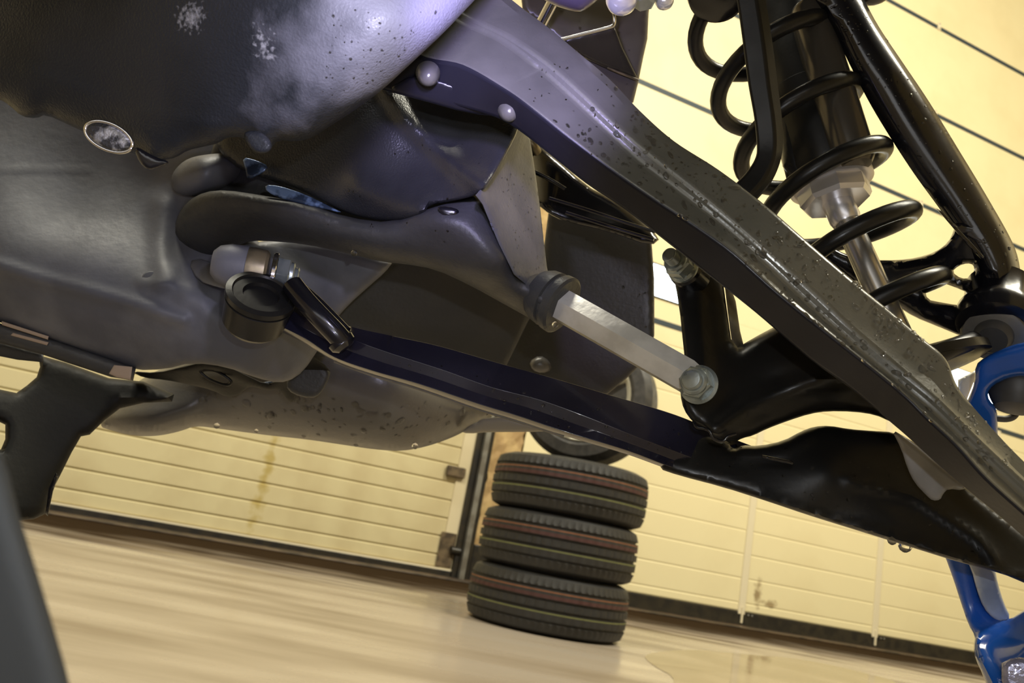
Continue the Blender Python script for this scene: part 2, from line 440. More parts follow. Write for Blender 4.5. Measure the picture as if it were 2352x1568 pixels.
wbox('bottom_seal', sL0, sL1, .005, .05, -.02, .03, m_seal, d1, .004)
wbox('bottom_rail', sL0, sL1, .045, .062, -.02, .026, m_trim, d1)
wbox('corner_bracket', sL1-.13, sL1-.01, .07, .32, .02, .028, m_grime, d1, .004)
hs, hz = hit_wall(1050, 1088)
wbox('hinge', hs-.10, hs+.05, hz-.03, hz+.05, .02, .05, m_grime, d1, .01)
# door track and jamb seal
t1 = bpy.data.objects.new('trim_1', None); C.objects.link(t1); t1.location = W(sL1, 0); t1['kind'] = 'structure'
wbox('jamb_seal', sL1, sL1+.10, 0, 3.4, -.03, .05, m_seal, t1, .006)
wbox('guide_track', sL1+.045, sL1+.085, 0, 3.4, .05, .095, m_galv, t1, .004)
wbox('jamb_seal', sL1+.10, sL1+.14, 0, 3.4, -.03, .03, m_seal, t1, .006)
rb = lathe('roller', W(sL1-.04, .20, .04), W(sL1+.04, .20, .04), [(0, .03), (.07, .03)], m_seal, t1, 16)
# rough rendered column
sC0 = sL1+.14; sC1 = sR0
rnd = random.Random(3); vs = []; fs = []
NZ = 60; NS = 6
for i in range(NZ+1):
    for j in range(NS+1):
        s = sC0+(sC1-sC0)*j/NS + (rnd.uniform(-.012, .012) if j in (0, NS) else 0)
        vs.append(W(s, .27+3.3*i/NZ, .02+rnd.uniform(-.006, .006)))
for i in range(NZ):
    for j in range(NS):
        a = i*(NS+1)+j; fs.append((a, a+1, a+NS+2, a+NS+1))
col = link('wall_column', vs, fs, m_column, None, False); tag(col, kind='structure')
sol = col.modifiers.new('s', 'SOLIDIFY'); sol.thickness = .08; sol.offset = -1
o = wbox('trim_2', sC0, sC1+.02, 0, .27, -.05, .03, m_seal, None, .008); tag(o, kind='structure')

# right door
d2 = bpy.data.objects.new('door_2', None); C.objects.link(d2); d2.location = W(sR0, 0); d2['kind'] = 'structure'
sR1 = 8.3
zG = [hit_wall(1500, 735)[1], hit_wall(1500, 201)[1], hit_wall(2150, 265)[1], hit_wall(2150, 62)[1]]
zg0 = (zG[0]+zG[1])/2
gz = [zG[0], zg0, zG[1], zG[2], zG[3], zG[3]+(zG[3]-zG[2]), zG[3]+2*(zG[3]-zG[2])]
post_s = [hit_wall(1712, 1300)[0], hit_wall(2014, 1350)[0]]
dp = post_s[1]-post_s[0]
# lower ribbed boards
rz = [hit_wall(1500, 1000+y/2.76)[1] for y in (315, 480, 635, 800, 960)]
rp = (rz[0]-rz[4])/4
edges = [.125]
q = rz[4]
while q < gz[0]-.05: edges.append(q); q += rp
edges.append(gz[0])
bays = [sR0+.02, post_s[0], post_s[1], post_s[1]+dp, post_s[1]+2*dp, post_s[1]+3*dp]
for k in range(len(bays)-1):
    for a, b in zip(edges[:-1], edges[1:]): slat(bays[k]+(.035 if k else 0), bays[k+1]-.035, a, b, m_door, d2, dep=.005)
for s in bays[1:-1]:
    wbox('stiffener', s-.035, s+.035, .10, gz[0]-.012, -.03, .018, m_trim, d2, .004)
    wbox('pull_rod', s-.008, s+.008, .03, .16, .018, .030, m_trim, d2)
for k in range(len(bays)-1):
    for bx in (bays[k]+.07, bays[k]+.11): 
        lathe('seal_bolt', W(bx, .10, .02), W(bx, .10, .2), [(0, .008), (.006, .008), (.009, .004)], m_galv, d2, 8)
# windows sit in the section above the first joint: panels around them
wz0 = hit_wall(2230, 912)[1]; wz0b = hit_wall(1525, 697)[1]; wz0 = (wz0+wz0b)/2
wz1 = hit_wall(1525, 614)[1]
sw = [(hit_wall(1420, 650)[0], hit_wall(1600, 690)[0]), (hit_wall(2085, 800)[0], hit_wall(2335, 930)[0])]
cut = [sR0+.02]+[v for a in sw for v in a]+[sR1]
for k in range(len(gz)-1):
    a, b = gz[k]+.012, gz[k+1]-.012
    if k == 0:
        wbox('panel', sR0+.02, sR1, a, wz0, -.03, .006, m_door, d2, .004)
        wbox('panel', sR0+.02, sR1, wz1, b, -.03, .006, m_door, d2, .004)
        for i in range(0, len(cut), 2): wbox('panel', cut[i], cut[i+1], wz0, wz1, -.03, .006, m_door, d2)
    else: wbox('panel', sR0+.02, sR1, a, b, -.03, .006, m_door, d2, .004)
    wbox('joint_gasket', sR0+.02, sR1, gz[k]-.024, gz[k]+.024, -.03, .010, m_gasket, d2)
wbox('panel', sR0+.02, sR1, gz[-1]+.01, 8.5, -.03, .006, m_door, d2)
for (a, b) in sw:
    # rounded rubber frame: ring of points
    rr = .06; ring = []
    for (cx_, cz_, st) in ((b-rr, wz1-rr, 0), (a+rr, wz1-rr, 1), (a+rr, wz0+rr, 2), (b-rr, wz0+rr, 3)):
        for i in range(6):
            th = pi/2*(st+i/5); ring.append((cx_+rr*cos(th), cz_+rr*sin(th)))
    cxm = (a+b)/2; czm = (wz0+wz1)/2; vs = []; n = len(ring)
    for o_, e in ((-.02, .022), (.02, .022), (.02, -.004), (-.02, -.004)):
        for (x, y) in ring:
            dx, dz = x-cxm, y-czm; l = math.hypot(dx, dz); vs.append(W(x+dx/l*e, y+dz/l*e, o_))
    fs = [(k*n+i, k*n+(i+1) % n, ((k+1) % 4)*n+(i+1) % n, ((k+1) % 4)*n+i) for k in range(4) for i in range(n)]
    fr = link('window_frame', vs, fs, m_seal, d2)
    vs = [W(x, y, -.005) for x, y in ring]+[W(x, y, .005) for x, y in ring]
    fs = [tuple(range(n)), tuple(range(n, 2*n))]+[(i, (i+1) % n, (i+1) % n+n, i+n) for i in range(n)]
    link('window_pane', vs, fs, m_pane, fr, False)
# hinges on the joints
for (x, y) in ((2155, 62), (2145, 262), (2113, 470)):
    s, z = hit_wall(x, y)
    hg = wbox('hinge', s-.022, s+.022, z-.045, z+.045, .006, .02, m_trim, d2, .003)
    for dz_ in (-.03, .03):
        lathe('hinge_bolt', W(s, z+dz_, .02), W(s, z+dz_, .2), [(0, .007), (.005, .007), (.008, .003)], m_galv, hg, 8)
wbox('bottom_seal', sR0+.02, sR1, .008, .122, -.03, .012, m_seal, d2, .006)
# dark drain strip and silt bank along the wall foot
o = wbox('trim_3', -9, 10, .0, .012, .0, .30, m_beam, None, .004); tag(o, kind='structure')
# a smeared stain on the third bay, and faint ones elsewhere
def stain(m, centre, rad, col, thr=.52, sc_=16, amt=.8):
    nt = m.node_tree; b = nt.nodes['Principled BSDF']; src = b.inputs['Base Color'].links[0].from_socket
    g = nt.nodes.new('ShaderNodeNewGeometry'); s = nt.nodes.new('ShaderNodeVectorMath'); s.operation = 'SUBTRACT'; s.inputs[1].default_value = tuple(centre)
    nt.links.new(g.outputs['Position'], s.inputs[0])
    k = nt.nodes.new('ShaderNodeVectorMath'); k.operation = 'MULTIPLY'; k.inputs[1].default_value = (1/rad[0], 1/rad[0], 1/rad[1]); nt.links.new(s.outputs[0], k.inputs[0])
    l = nt.nodes.new('ShaderNodeVectorMath'); l.operation = 'LENGTH'; nt.links.new(k.outputs[0], l.inputs[0])
    n = nt.nodes.new('ShaderNodeTexNoise'); n.inputs['Scale'].default_value = sc_; n.inputs['Detail'].default_value = 6; nt.links.new(g.outputs['Position'], n.inputs['Vector'])
    a1 = nt.nodes.new('ShaderNodeMath'); a1.operation = 'MULTIPLY_ADD'; a1.inputs[1].default_value = -.55; nt.links.new(l.outputs['Value'], a1.inputs[0]); nt.links.new(n.outputs['Fac'], a1.inputs[2])
    r = nt.nodes.new('ShaderNodeMapRange'); r.inputs[1].default_value = thr-.40; r.inputs[2].default_value = thr-.10; r.inputs[4].default_value = amt; nt.links.new(a1.outputs[0], r.inputs[0])
    mx = nt.nodes.new('ShaderNodeMix'); mx.data_type = 'RGBA'; mx.inputs[7].default_value = (*col, 1)
    nt.links.new(r.outputs[0], mx.inputs[0]); nt.links.new(src, mx.inputs[6]); nt.links.new(mx.outputs[2], b.inputs['Base Color'])
s_, z_ = hit_wall(1738, 1362); stain(m_door, W(s_, z_), (.07, .20), (.22, .14, .06))
s_, z_ = hit_wall(1765, 1385); stain(m_door, W(s_, z_), (.14, .06), (.24, .16, .07))
s_, z_ = hit_wall(610, 1090); stain(m_door_l, W(s_, z_), (.07, .9), (.40, .30, .08))

# ------------------------------------------------------------------ tyres
def tyre_mat():
    m = mat('striped_new_tyre_rubber', (.03, .03, .032), .5, 0, (.045, .045, .046), 30, .6)
    nt = m.node_tree; b = nt.nodes['Principled BSDF']
    tc = nt.nodes.new('ShaderNodeTexCoord'); sp = nt.nodes.new('ShaderNodeSeparateXYZ'); nt.links.new(tc.outputs['Object'], sp.inputs[0])
    r = nt.nodes.new('ShaderNodeMapRange'); r.inputs[1].default_value = -.11; r.inputs[2].default_value = .11
    nt.links.new(sp.outputs['Z'], r.inputs[0])
    cr = nt.nodes.new('ShaderNodeValToRGB'); cr.color_ramp.interpolation = 'CONSTANT'
    base = (.030, .030, .031, 1); rows = [(0, base), (.365, (.20, .22, .085, 1)), (.385, base), (.425, base), (.60, (.075, .030, .030, 1)), (.66, base), (.70, (.26, .105, .05, 1)), (.722, base)]
    els = cr.color_ramp.elements
    els[0].position = 0; els[0].color = base; els[1].position = rows[1][0]; els[1].color = rows[1][1]
    for p, c in rows[2:]:
        e = els.new(p); e.color = c
    nt.links.new(r.outputs[0], cr.inputs[0])
    n = nt.nodes.new('ShaderNodeTexNoise'); n.inputs['Scale'].default_value = 25; nt.links.new(tc.outputs['Object'], n.inputs['Vector'])
    mx = nt.nodes.new('ShaderNodeMix'); mx.data_type = 'RGBA'; mx.blend_type = 'MULTIPLY'; mx.inputs[0].default_value = .4
    nt.links.new(cr.outputs[0], mx.inputs[6]); nt.links.new(n.outputs['Fac'], mx.inputs[7]); nt.links.new(mx.outputs[2], b.inputs['Base Color'])
    return m
m_tyre = tyre_mat()
def make_tyre(name, loc, spin):
    hw = .108; ro = .315
    prof = [(-.095, .205), (-hw, .245), (-hw+.002, .272), (-.098, .292)]
    # shoulders and four circumferential grooves
    zz = [(-.092, .303), (-.066, .312), (-.062, .3125), (-.061, .3045), (-.054, .3045), (-.053, .314), (-.022, .3155), (-.021, .3065), (-.013, .3065), (-.012, .316),
          (.012, .316), (.013, .3065), (.021, .3065), (.022, .3155), (.053, .314), (.054, .3045), (.061, .3045), (.062, .3125), (.066, .312), (.092, .303)]
    prof += zz + [(.098, .292), (hw-.002, .272), (hw, .245), (.095, .205), (.07, .20), (.085, .245), (.09, .28), (.0, .30), (-.09, .28), (-.085, .245), (-.07, .20)]
    n = 216; k = len(prof); vs = []; fs = []
    for i in range(n):
        th = 2*pi*i/n
        for j, (z_, r_) in enumerate(prof):
            rr_ = r_; zz_ = z_
            if 3 <= j <= 24 and r_ > .3075:
                lat = 3 if abs(z_) > .06 else 4
                if (i+int(z_*200)) % lat == 0: rr_ -= .0035
            vs.append(Vector((rr_*cos(th), rr_*sin(th), z_)))
    for i in range(n):
        for j in range(k):
            a = i*k+j; b = i*k+(j+1) % k; c2 = ((i+1) % n)*k
            fs.append((a, b, c2+(j+1) % k, c2+j))
    me = bpy.data.meshes.new(name); me.from_pydata(vs, [], fs); me.shade_smooth(); me.set_sharp_from_angle(angle=radians(30))
    me.materials.append(m_tyre)
    o = bpy.data.objects.new(name, me); C.objects.link(o); o.location = loc; o.rotation_euler = (0, 0, spin)
    bm = bmesh.new(); bm.from_mesh(me); bmesh.ops.recalc_face_normals(bm, faces=bm.faces); bm.to_mesh(me); bm.free()
    return o
def floor_hit(px, py, z=0):
    v = P(px, py, 1)-CAM; t = (z-CAM_H)/v.z; return CAM+v*t
fb = floor_hit(1250, 1462)
dirv = Vector((fb.x, fb.y, 0)).normalized()
tc0 = Vector((fb.x, fb.y, 0)) + dirv*.335
side = Vector((dirv.y, -dirv.x, 0))
for k, (dx, lab) in enumerate(((0, 'bottom tyre of the stack standing on the wet floor'), (.006, 'middle tyre of the stack of three new striped tyres'), (.018, 'topmost tyre of the stack of three by the door'))):
    o = make_tyre('tyre', tc0+side*(dx-.012)+Vector((0, 0, (.108+.2165*k)*1.115)), k*1.1); o.scale = (1.115, 1.115, 1.115)
    tag(o, lab, 'tyre', 'stack of three new tyres')

# shallow puddle at the lower right
pud = [floor_hit(x, y) for x, y in chaikin([(1470, 1500), (1600, 1490), (1700, 1502), (1840, 1512), (1990, 1545), (2090, 1575), (2000, 1680), (1700, 1700), (1520, 1640), (1560, 1560), (1500, 1530)], 2)]
npd = len(pud)
po = link('puddle', [Vector((v.x, v.y, .0006)) for v in pud]+[Vector((v.x, v.y, .0014)) for v in pud], [tuple(range(npd)), tuple(range(npd, 2*npd))]+[(i, (i+1) % npd, (i+1) % npd+npd, i+npd) for i in range(npd)],
          mat('muddy_puddle', (.20, .15, .10), .035, 0, (.30, .24, .17), 2.2, .14, .03, 4, ior=1.33, lo=.45, hi=.6), None, False)
tag(po, 'shallow muddy puddle on the floor, lower right beside the tyre stack', 'puddle')

# car wheel behind the stack, on its axle stub
def car_wheel():
    c = P(1352, 915, 3.95); ax = (Vector((CAM.x, CAM.y, c.z))-c).normalized(); ax = (ax+side*-.28).normalized()
    R = .325
    t = thing('car_wheel', 'mounted car wheel with silver spoked rim, behind the tyre stack', 'wheel', c)
    lathe('wheel_tyre', c-ax*.1, c+ax, [(0, .22), (.0, .29), (.03, R), (.17, R), (.2, .295), (.205, .245), (.19, .225), (.18, .22)], M_['rubber'], t, 64)
    m_rim = mat('silver_alloy_rim', (.62, .60, .50), .4, .3)
    rim = lathe('rim', c-ax*.08, c+ax, [(0, .2), (.02, .215), (.15, .215), (.175, .228), (.18, .222), (.16, .205), (.04, .19), (.03, .02)], m_rim, t, 48)
    u = ax.orthogonal().normalized(); v = ax.cross(u)
    for k in range(5):
        th = 2*pi*k/5+.5; d = u*cos(th)+v*sin(th); s = ax.cross(d)
        vs = []
        for (r_, w_, h_) in ((.04, .035, .10), (.12, .026, .115), (.215, .05, .10)):
            b0 = c+d*r_
            vs += [b0-s*w_+ax*(h_-.03), b0+s*w_+ax*(h_-.03), b0+s*w_*.7+ax*h_, b0-s*w_*.7+ax*h_]
        fs = [(0, 1, 2, 3), (8, 9, 10, 11)]+[(i*4+j, i*4+(j+1) % 4, (i+1)*4+(j+1) % 4, (i+1)*4+j) for i in range(2) for j in range(4)]
        link('spoke', vs, fs, m_rim, rim)
    hub = lathe('hub_cap', c+ax*.06, c+ax, [(0, .06), (.04, .058), (.05, .03), (.052, .005)], m_rim, t, 24)
    for k in range(5):
        th = 2*pi*k/5+.1; d = u*cos(th)+v*sin(th)
        lathe('wheel_nut', c+d*.052+ax*.09, c+d*.052+ax, [(0, .010), (.02, .010), (.024, .006)], M_['chrome'], hub, 6)
    lathe('axle_stub', c-ax*.06, c-ax*1.4, [(0, .04), (1.2, .04)], M_['satin'], t, 16)
car_wheel()

# ================================================================== THE MACHINE
# --- near rubber edge, out of focus
t = thing('rubber_flap', 'dull grey rubber flap very close to the lens, bottom left corner', 'flap', P(20, 1400, .14))
relief('flap_sheet', [(-260, 960), (-60, 980), (10, 1040), (40, 1170), (78, 1290), (118, 1420), (170, 1600), (180, 1760), (-260, 1760)], .14, M_['near'], t, .006, 60, .006, 30, 2)

# --- big skid pan upper left
pan = thing('skid_pan', 'large wet dark grey skid pan filling the upper left', 'skid pan', P(600, 150, .42))
PAN = [(-160, -160), (1240, -160), (1160, -70), (1090, 0), (1020, 75), (950, 140), (880, 205), (820, 250), (760, 288), (720, 315), (680, 326), (640, 320), (618, 345), (580, 346), (566, 318), (545, 314), (520, 316),
       (500, 330), (470, 336), (430, 345), (405, 362), (372, 368), (362, 385), (330, 378), (315, 352), (280, 350), (220, 315), (170, 292), (105, 262), (85, 272), (50, 268), (20, 240), (0, 228), (-160, 190)]
slab = box_w('chassis_shade_slab', Vector((-1.3, -1.1, .99)), Vector((1.75, 0, 0)), Vector((0, 1.66, 0)), Vector((0, 0, .12)), M_['boot'], pan)  # unseen slab added above the machine to block the ceiling light
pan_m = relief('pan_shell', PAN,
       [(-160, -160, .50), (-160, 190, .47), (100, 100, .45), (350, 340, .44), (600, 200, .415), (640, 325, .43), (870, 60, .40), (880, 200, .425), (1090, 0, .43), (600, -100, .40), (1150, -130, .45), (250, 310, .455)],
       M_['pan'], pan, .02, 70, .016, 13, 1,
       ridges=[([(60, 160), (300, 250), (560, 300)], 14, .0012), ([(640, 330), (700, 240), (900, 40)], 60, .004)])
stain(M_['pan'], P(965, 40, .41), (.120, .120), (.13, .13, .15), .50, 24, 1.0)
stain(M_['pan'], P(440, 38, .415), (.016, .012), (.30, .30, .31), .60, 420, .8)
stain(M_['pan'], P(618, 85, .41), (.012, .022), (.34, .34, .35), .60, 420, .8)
def ell(cx, cy, a, b, ang, n=20):
    return [(cx+a*cos(2*pi*i/n)*cos(ang)-b*sin(2*pi*i/n)*sin(ang), cy+a*cos(2*pi*i/n)*sin(ang)+b*sin(2*pi*i/n)*cos(ang)) for i in range(n)]
# recessed plug: ring and crusty face
rg = [P(x, y, .432) for x, y in ell(250, 314, 58, 30, .42, 40)]
tube_w('plug_ring', rg+[rg[0]], .0009, M_['chrome'], pan, 8, False)
relief('plug', ell(250, 314, 57, 29, .42), .436, mat('crusty_grey_metal', (.05, .05, .055), .5, .2, (.45, .45, .47), 120, .25, .8, 500, lo=.5, hi=.62), pan, .004, 14, .003, 7, 0)
relief('edge_tab', [(560, 300), (600, 300), (628, 330), (618, 352), (585, 352), (562, 322)], .418, M_['pan'], pan, .004, 12, .003, 6, 2)
relief('edge_tab', [(305, 330), (355, 360), (395, 372), (366, 384), (340, 392), (318, 372)], .430, M_['gloss'], pan, .004, 10, .002, 6, 2)
def patch(name, poly, d, m, par, thick=.0012, r=5, amt=.001, st=6, sm=2):
    return relief(name, poly, d, m, par, thick, r, amt, st, sm)

# --- aluminium bulkhead
alu = thing('bulkhead_plate', 'mottled grey aluminium bulkhead side plate with a folded crease, left', 'plate', P(300, 600, .65))
ALU = [(-160, 100), (0, 160), (100, 200), (250, 270), (380, 320), (450, 300), (520, 300), (560, 330), (575, 370), (575, 400), (520, 430), (560, 560), (700, 540), (905, 598), (885, 625), (850, 655), (800, 700),
       (765, 740), (715, 830), (680, 868), (640, 880), (590, 868), (520, 842), (440, 832), (380, 848), (310, 850), (250, 826), (110, 778), (0, 738), (-160, 700)]
alu_m = relief('bulkhead_skin', ALU,
       [(-160, 100, .73), (0, 260, .71), (350, 400, .70), (-160, 560, .655), (0, 600, .635), (200, 655, .632), (360, 700, .628), (480, 745, .632), (620, 790, .64), (0, 740, .67), (300, 845, .675), (640, 880, .68),
        (150, 480, .675), (400, 560, .67), (560, 560, .69), (700, 600, .70), (900, 600, .72), (800, 690, .715), (740, 780, .70), (520, 690, .645), (470, 400, .68)],
       M_['alu'], alu, .012, 22, .008, 9, 1, sharp=85,
       ridges=[([(-160, 560), (0, 612), (100, 642), (200, 668), (300, 695), (420, 735)], 17, .006), ([(400, 640), (470, 668), (520, 655)], 34, .010), ([(375, 640), (370, 560), (372, 470)], 26, .006),
               ([(0, 388), (120, 392), (210, 392)], 4, .0012), ([(330, 648), (360, 652)], 16, .004), ([(430, 690), (520, 735), (600, 770)], 30, .005)])
relief('bolt_boss', [(392, 418), (398, 392), (430, 362), (490, 352), (540, 352), (562, 372), (556, 410), (520, 432), (470, 446), (430, 452), (400, 440)],
       [(400, 440, .655), (430, 375, .648), (470, 400, .640), (550, 360, .66), (540, 420, .668)], M_['alu'], alu, .02, 30, .016, 8, 2)
relief('gusset_fin', [(470, 592), (520, 628), (560, 655), (545, 668), (500, 660), (455, 645), (430, 600)], [(470, 592, .655), (550, 660, .605), (430, 620, .65)], M_['alu'], alu, .006, 10, .003, 8, 1)
# edge trim below the plate with tape marks
relief('edge_strip', [(-160, 700), (0, 742), (110, 776), (250, 824), (312, 846), (306, 874), (256, 866), (170, 838), (100, 815), (0, 788), (-160, 745)], .665, M_['boot'], alu, .01, 12, .006, 10, 0)
relief('reflective_tape', [(4, 737), (112, 772), (110, 780), (4, 746)], .6635, M_['tan'], alu, .002, 3, .0008, 5, 0)
relief('reflective_tape', [(30, 764), (112, 786), (108, 793), (24, 770)], .6635, M_['tan'], alu, .002, 3, .0008, 5, 0)
relief('reflective_tape', [(262, 838), (304, 842), (300, 872), (268, 866), (250, 858)], .6625, M_['tan'], alu, .002, 3, .0008, 5, 0)
for (x, y, r) in ((348, 645, .006),):
    lathe('blind_rivet', P(x, y, .64), P(x, y, .6), [(0, r*1.3), (.002, r*1.2), (.004, r*.7), (.0045, .0005)], M_['alu'], alu, 20)

# --- lower belly cover
bel = thing('belly_cover', 'smooth dark grey belly cover beaded with drops, hanging above the left door', 'cover', P(760, 930, .85))
BEL = [(225, 978), (250, 930), (310, 880), (360, 850), (480, 800), (640, 800), (800, 780), (980, 850), (1120, 930), (1140, 955), (1090, 975), (1060, 995), (1010, 1016), (960, 1030), (915, 1036), (860, 1032), (780, 1020), (700, 1008), (620, 1000), (560, 992),
       (500, 984), (450, 977), (415, 990), (370, 1000), (330, 1002), (290, 998), (255, 988)]
bel_m = relief('cover_shell', BEL, [(230, 975, .86), (330, 1000, .84), (560, 900, .84), (560, 990, .86), (900, 900, .80), (900, 1030, .84), (1100, 960, .90), (800, 800, .80), (400, 850, .86)], M_['hull'], bel, .05, 75, .05, 13, 2,
       ridges=[([(240, 978), (330, 975), (430, 950)], 35, .012)])
relief('cover_rim', [(1055, 990), (1130, 950), (1230, 975), (1262, 990), (1200, 992), (1120, 992), (1075, 996)], [(1055, 990, .9), (1230, 975, .88), (1130, 950, .89)], mat('pale_inner_lip', (.30, .28, .22), .4), bel, .006, 8, .004, 8, 1)
# --- black bent bracket over the belly cover
br = thing('exhaust_bracket', 'bent black bracket with an oval slot beneath the bulkhead plate', 'bracket', P(560, 870, .76))
relief('bracket_plate', [(300, 852), (360, 856), (420, 842), (460, 832), (520, 838), (560, 858), (610, 882), (640, 874), (700, 806), (760, 846), (755, 870), (735, 905), (715, 915), (700, 908), (682, 906), (668, 928), (650, 905), (640, 893), (610, 896), (575, 886), (555, 900), (545, 908),
       (520, 912), (490, 896), (430, 882), (380, 872), (330, 868)], [(300, 850, .76), (520, 860, .735), (640, 890, .755), (740, 860, .73)], M_['guardblack'], br, .006, 12, .004, 8, 1,
       holes=[[(470, 852), (500, 856), (528, 872), (520, 882), (490, 872), (466, 858)]], ridges=[([(420, 850), (500, 846), (560, 876), (620, 892)], 7, .003)])
tube('slot_lip', [(462, 850, .735), (495, 852, .733), (530, 874, .735), (520, 884, .737), (485, 872, .738), (462, 856, .736), (462, 850, .735)], .0013, M_['satin'], br, 5, 8)
relief('side_tab', [(700, 806), (762, 848), (752, 880), (735, 906), (715, 915), (672, 905), (655, 885), (672, 850)], .722, M_['boot'], br, .008, 10, .004, 8, 1)
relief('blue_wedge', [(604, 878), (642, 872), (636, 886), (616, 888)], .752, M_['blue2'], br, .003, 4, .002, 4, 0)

# --- dark column at the far left
co = thing('black_mudguard', 'matt black mudguard bracket hanging at the left edge', 'mudguard', P(100, 1000, .72))
relief('mudguard_body', [(88, 815), (150, 832), (250, 868), (330, 876), (400, 905), (395, 922), (330, 925), (275, 938), (240, 965), (206, 998), (186, 1002), (165, 1038), (138, 1092), (118, 1130), (104, 1180), (78, 1192), (-20, 1200), (-200, 1210), (-200, 1030), (-60, 1040), (2, 1032), (12, 1008), (12, 975), (-30, 955),
        (-160, 930), (-160, 890), (0, 894), (38, 902), (62, 885), (84, 866), (92, 842)], [(90, 820, .74), (400, 910, .78), (100, 1180, .70), (-200, 1100, .62), (0, 950, .70), (200, 960, .74)], M_['guardblack'], co, .02, 18, .012, 13, 0,
        ridges=[([(300, 940), (360, 918), (400, 910)], 6, .004), ([(260, 915), (330, 905)], 6, .003)])
relief('mudguard_lip', [(104, 1180), (112, 1120), (128, 1085), (134, 1092), (122, 1128), (110, 1185)], .69, M_['gloss'], co, .004, 4, .002, 6, 0)
relief('upper_edge', [(-160, 745), (0, 786), (100, 813), (100, 832), (40, 826), (0, 818), (-160, 800)], .69, M_['boot'], co, .006, 6, .003, 8, 0)
tube('cross_bolt', [(-120, 915, .74), (-20, 930, .735), (34, 944, .73)], .008, M_['alu_dark'], co, 3, 14)

# --- flap and inner panel behind everything
fl = thing('rear_splash_panel', 'wet black upright splash panel behind the tie rod', 'panel', P(1370, 720, .98))
fl_m = relief('splash_sheet', [(1262, 470), (1340, 490), (1496, 545), (1503, 640), (1503, 770), (1495, 800), (1482, 826), (1440, 868), (1395, 905), (1330, 935), (1150, 905), (1080, 880), (1120, 790), (1240, 690), (1243, 620), (1250, 560)],
       [(1262, 470, .98), (1500, 545, .95), (1500, 770, .95), (1150, 900, 1.02), (1330, 930, .98)], M_['panel'], fl, .012, 14, .006, 13, 0)
relief('hinge_lug', [(1215, 830), (1240, 815), (1262, 828), (1268, 850), (1245, 858), (1222, 850)], .955, M_['hull'], fl, .01, 16, .010, 7, 1)
ip = thing('inner_panel', 'flat charcoal inner panel between the black housing and lower arm', 'panel', P(1000, 720, .86))
ip_m = relief('panel_sheet', [(870, 590), (1010, 600), (1240, 690), (1212, 740), (1165, 836), (1140, 905), (1000, 870), (880, 830), (790, 815), (700, 860), (690, 900), (640, 905), (640, 800), (680, 700), (760, 620)],
       [(870, 590, .84), (1240, 690, .90), (1150, 870, .90), (760, 780, .83)], M_['panel'], ip, .01, 8, .004, 13, 0)

# --- moulded housing with facets
ho = thing('gearcase_guard', 'faceted black plastic guard in the centre, its snout holding the tie rod', 'guard', P(950, 450, .6))
ho_m = relief('guard_shell', [(560, 250), (700, 200), (860, 130), (960, 180), (1195, 270), (1190, 300), (1168, 345), (1120, 430), (1090, 450), (1040, 462), (985, 470), (975, 490), (930, 506), (880, 508), (800, 492), (720, 455), (640, 420), (560, 395), (500, 350), (500, 300)],
       [(560, 250, .64), (700, 300, .62), (860, 190, .60), (1195, 275, .585), (1120, 430, .555), (985, 470, .58), (880, 505, .60), (720, 450, .62), (560, 380, .64), (900, 330, .60), (1020, 330, .60)], M_['housing'], ho, .02, 16, .008, 12, 1,
       ridges=[([(890, 205), (930, 270), (1000, 340), (1060, 390), (1115, 430)], 22, .010), ([(830, 430), (900, 460), (965, 480)], 40, .012)])
relief('blue_reflection_sliver', [(608, 424), (640, 426), (700, 445), (770, 480), (790, 490), (720, 474), (650, 458), (612, 440)], .600, M_['blue2'], ho, .002, 8, .001, 6, 1)  # blue reflection in the wet, put into the colour of a thin piece
relief('blue_reflection_sliver', [(556, 360), (590, 368), (618, 382), (606, 396), (568, 414), (564, 390)], .622, M_['blue2'], ho, .002, 8, .001, 6, 1)
relief('guard_core', [(500, 300), (900, 200), (1190, 300), (1220, 480), (1240, 620), (1100, 600), (900, 560), (700, 520), (560, 500), (430, 500), (470, 400)], .672, M_['boot'], ho, .02, 14, .008, 16, 1)
# side facet wet, the light on it put into a paler grey
fa_m = relief('side_facet', [(1188, 286), (1205, 300), (1218, 322), (1230, 400), (1241, 480), (1250, 560), (1256, 612), (1262, 640), (1215, 660), (1180, 630), (1145, 560), (1108, 470), (1092, 448), (1112, 425), (1160, 345)],
       [(1190, 290, .60), (1218, 320, .64), (1256, 620, .64), (1110, 440, .556), (1190, 620, .585)], M_['facet'], ho, .012, 9, .004, 11, 0)
# lower snout that tapers to the collar
sn_m = relief('guard_snout', [(405, 500), (430, 462), (470, 440), (520, 436), (600, 448), (700, 466), (800, 500), (900, 512), (980, 480), (1060, 458), (1104, 440), (1130, 500), (1165, 590), (1200, 630), (1252, 628), (1290, 640), (1296, 690), (1262, 742), (1230, 738), (1170, 705), (1080, 655), (1000, 618), (930, 606), (880, 602), (800, 582),
        (700, 560), (600, 552), (560, 556), (520, 582), (470, 594), (430, 575), (402, 545)],
       [(405, 520, .645), (600, 490, .60), (600, 550, .63), (800, 540, .59), (1000, 520, .57), (1000, 610, .59), (1104, 445, .572), (1165, 590, .57), (1240, 690, .585), (1250, 640, .60), (1200, 715, .61)], M_['boot'], ho, .03, 55, .022, 12, 1,
       ridges=[([(985, 470), (1060, 520), (1140, 590)], 50, .009), ([(700, 540), (760, 520), (830, 505)], 4, -.0015), ([(410, 520), (440, 500), (470, 492)], 5, .003)])
relief('snout_dent', [(1000, 470), (1060, 480), (1045, 500), (1015, 498)], .562, M_['gloss'], ho, .002, 8, .002, 6, 2)

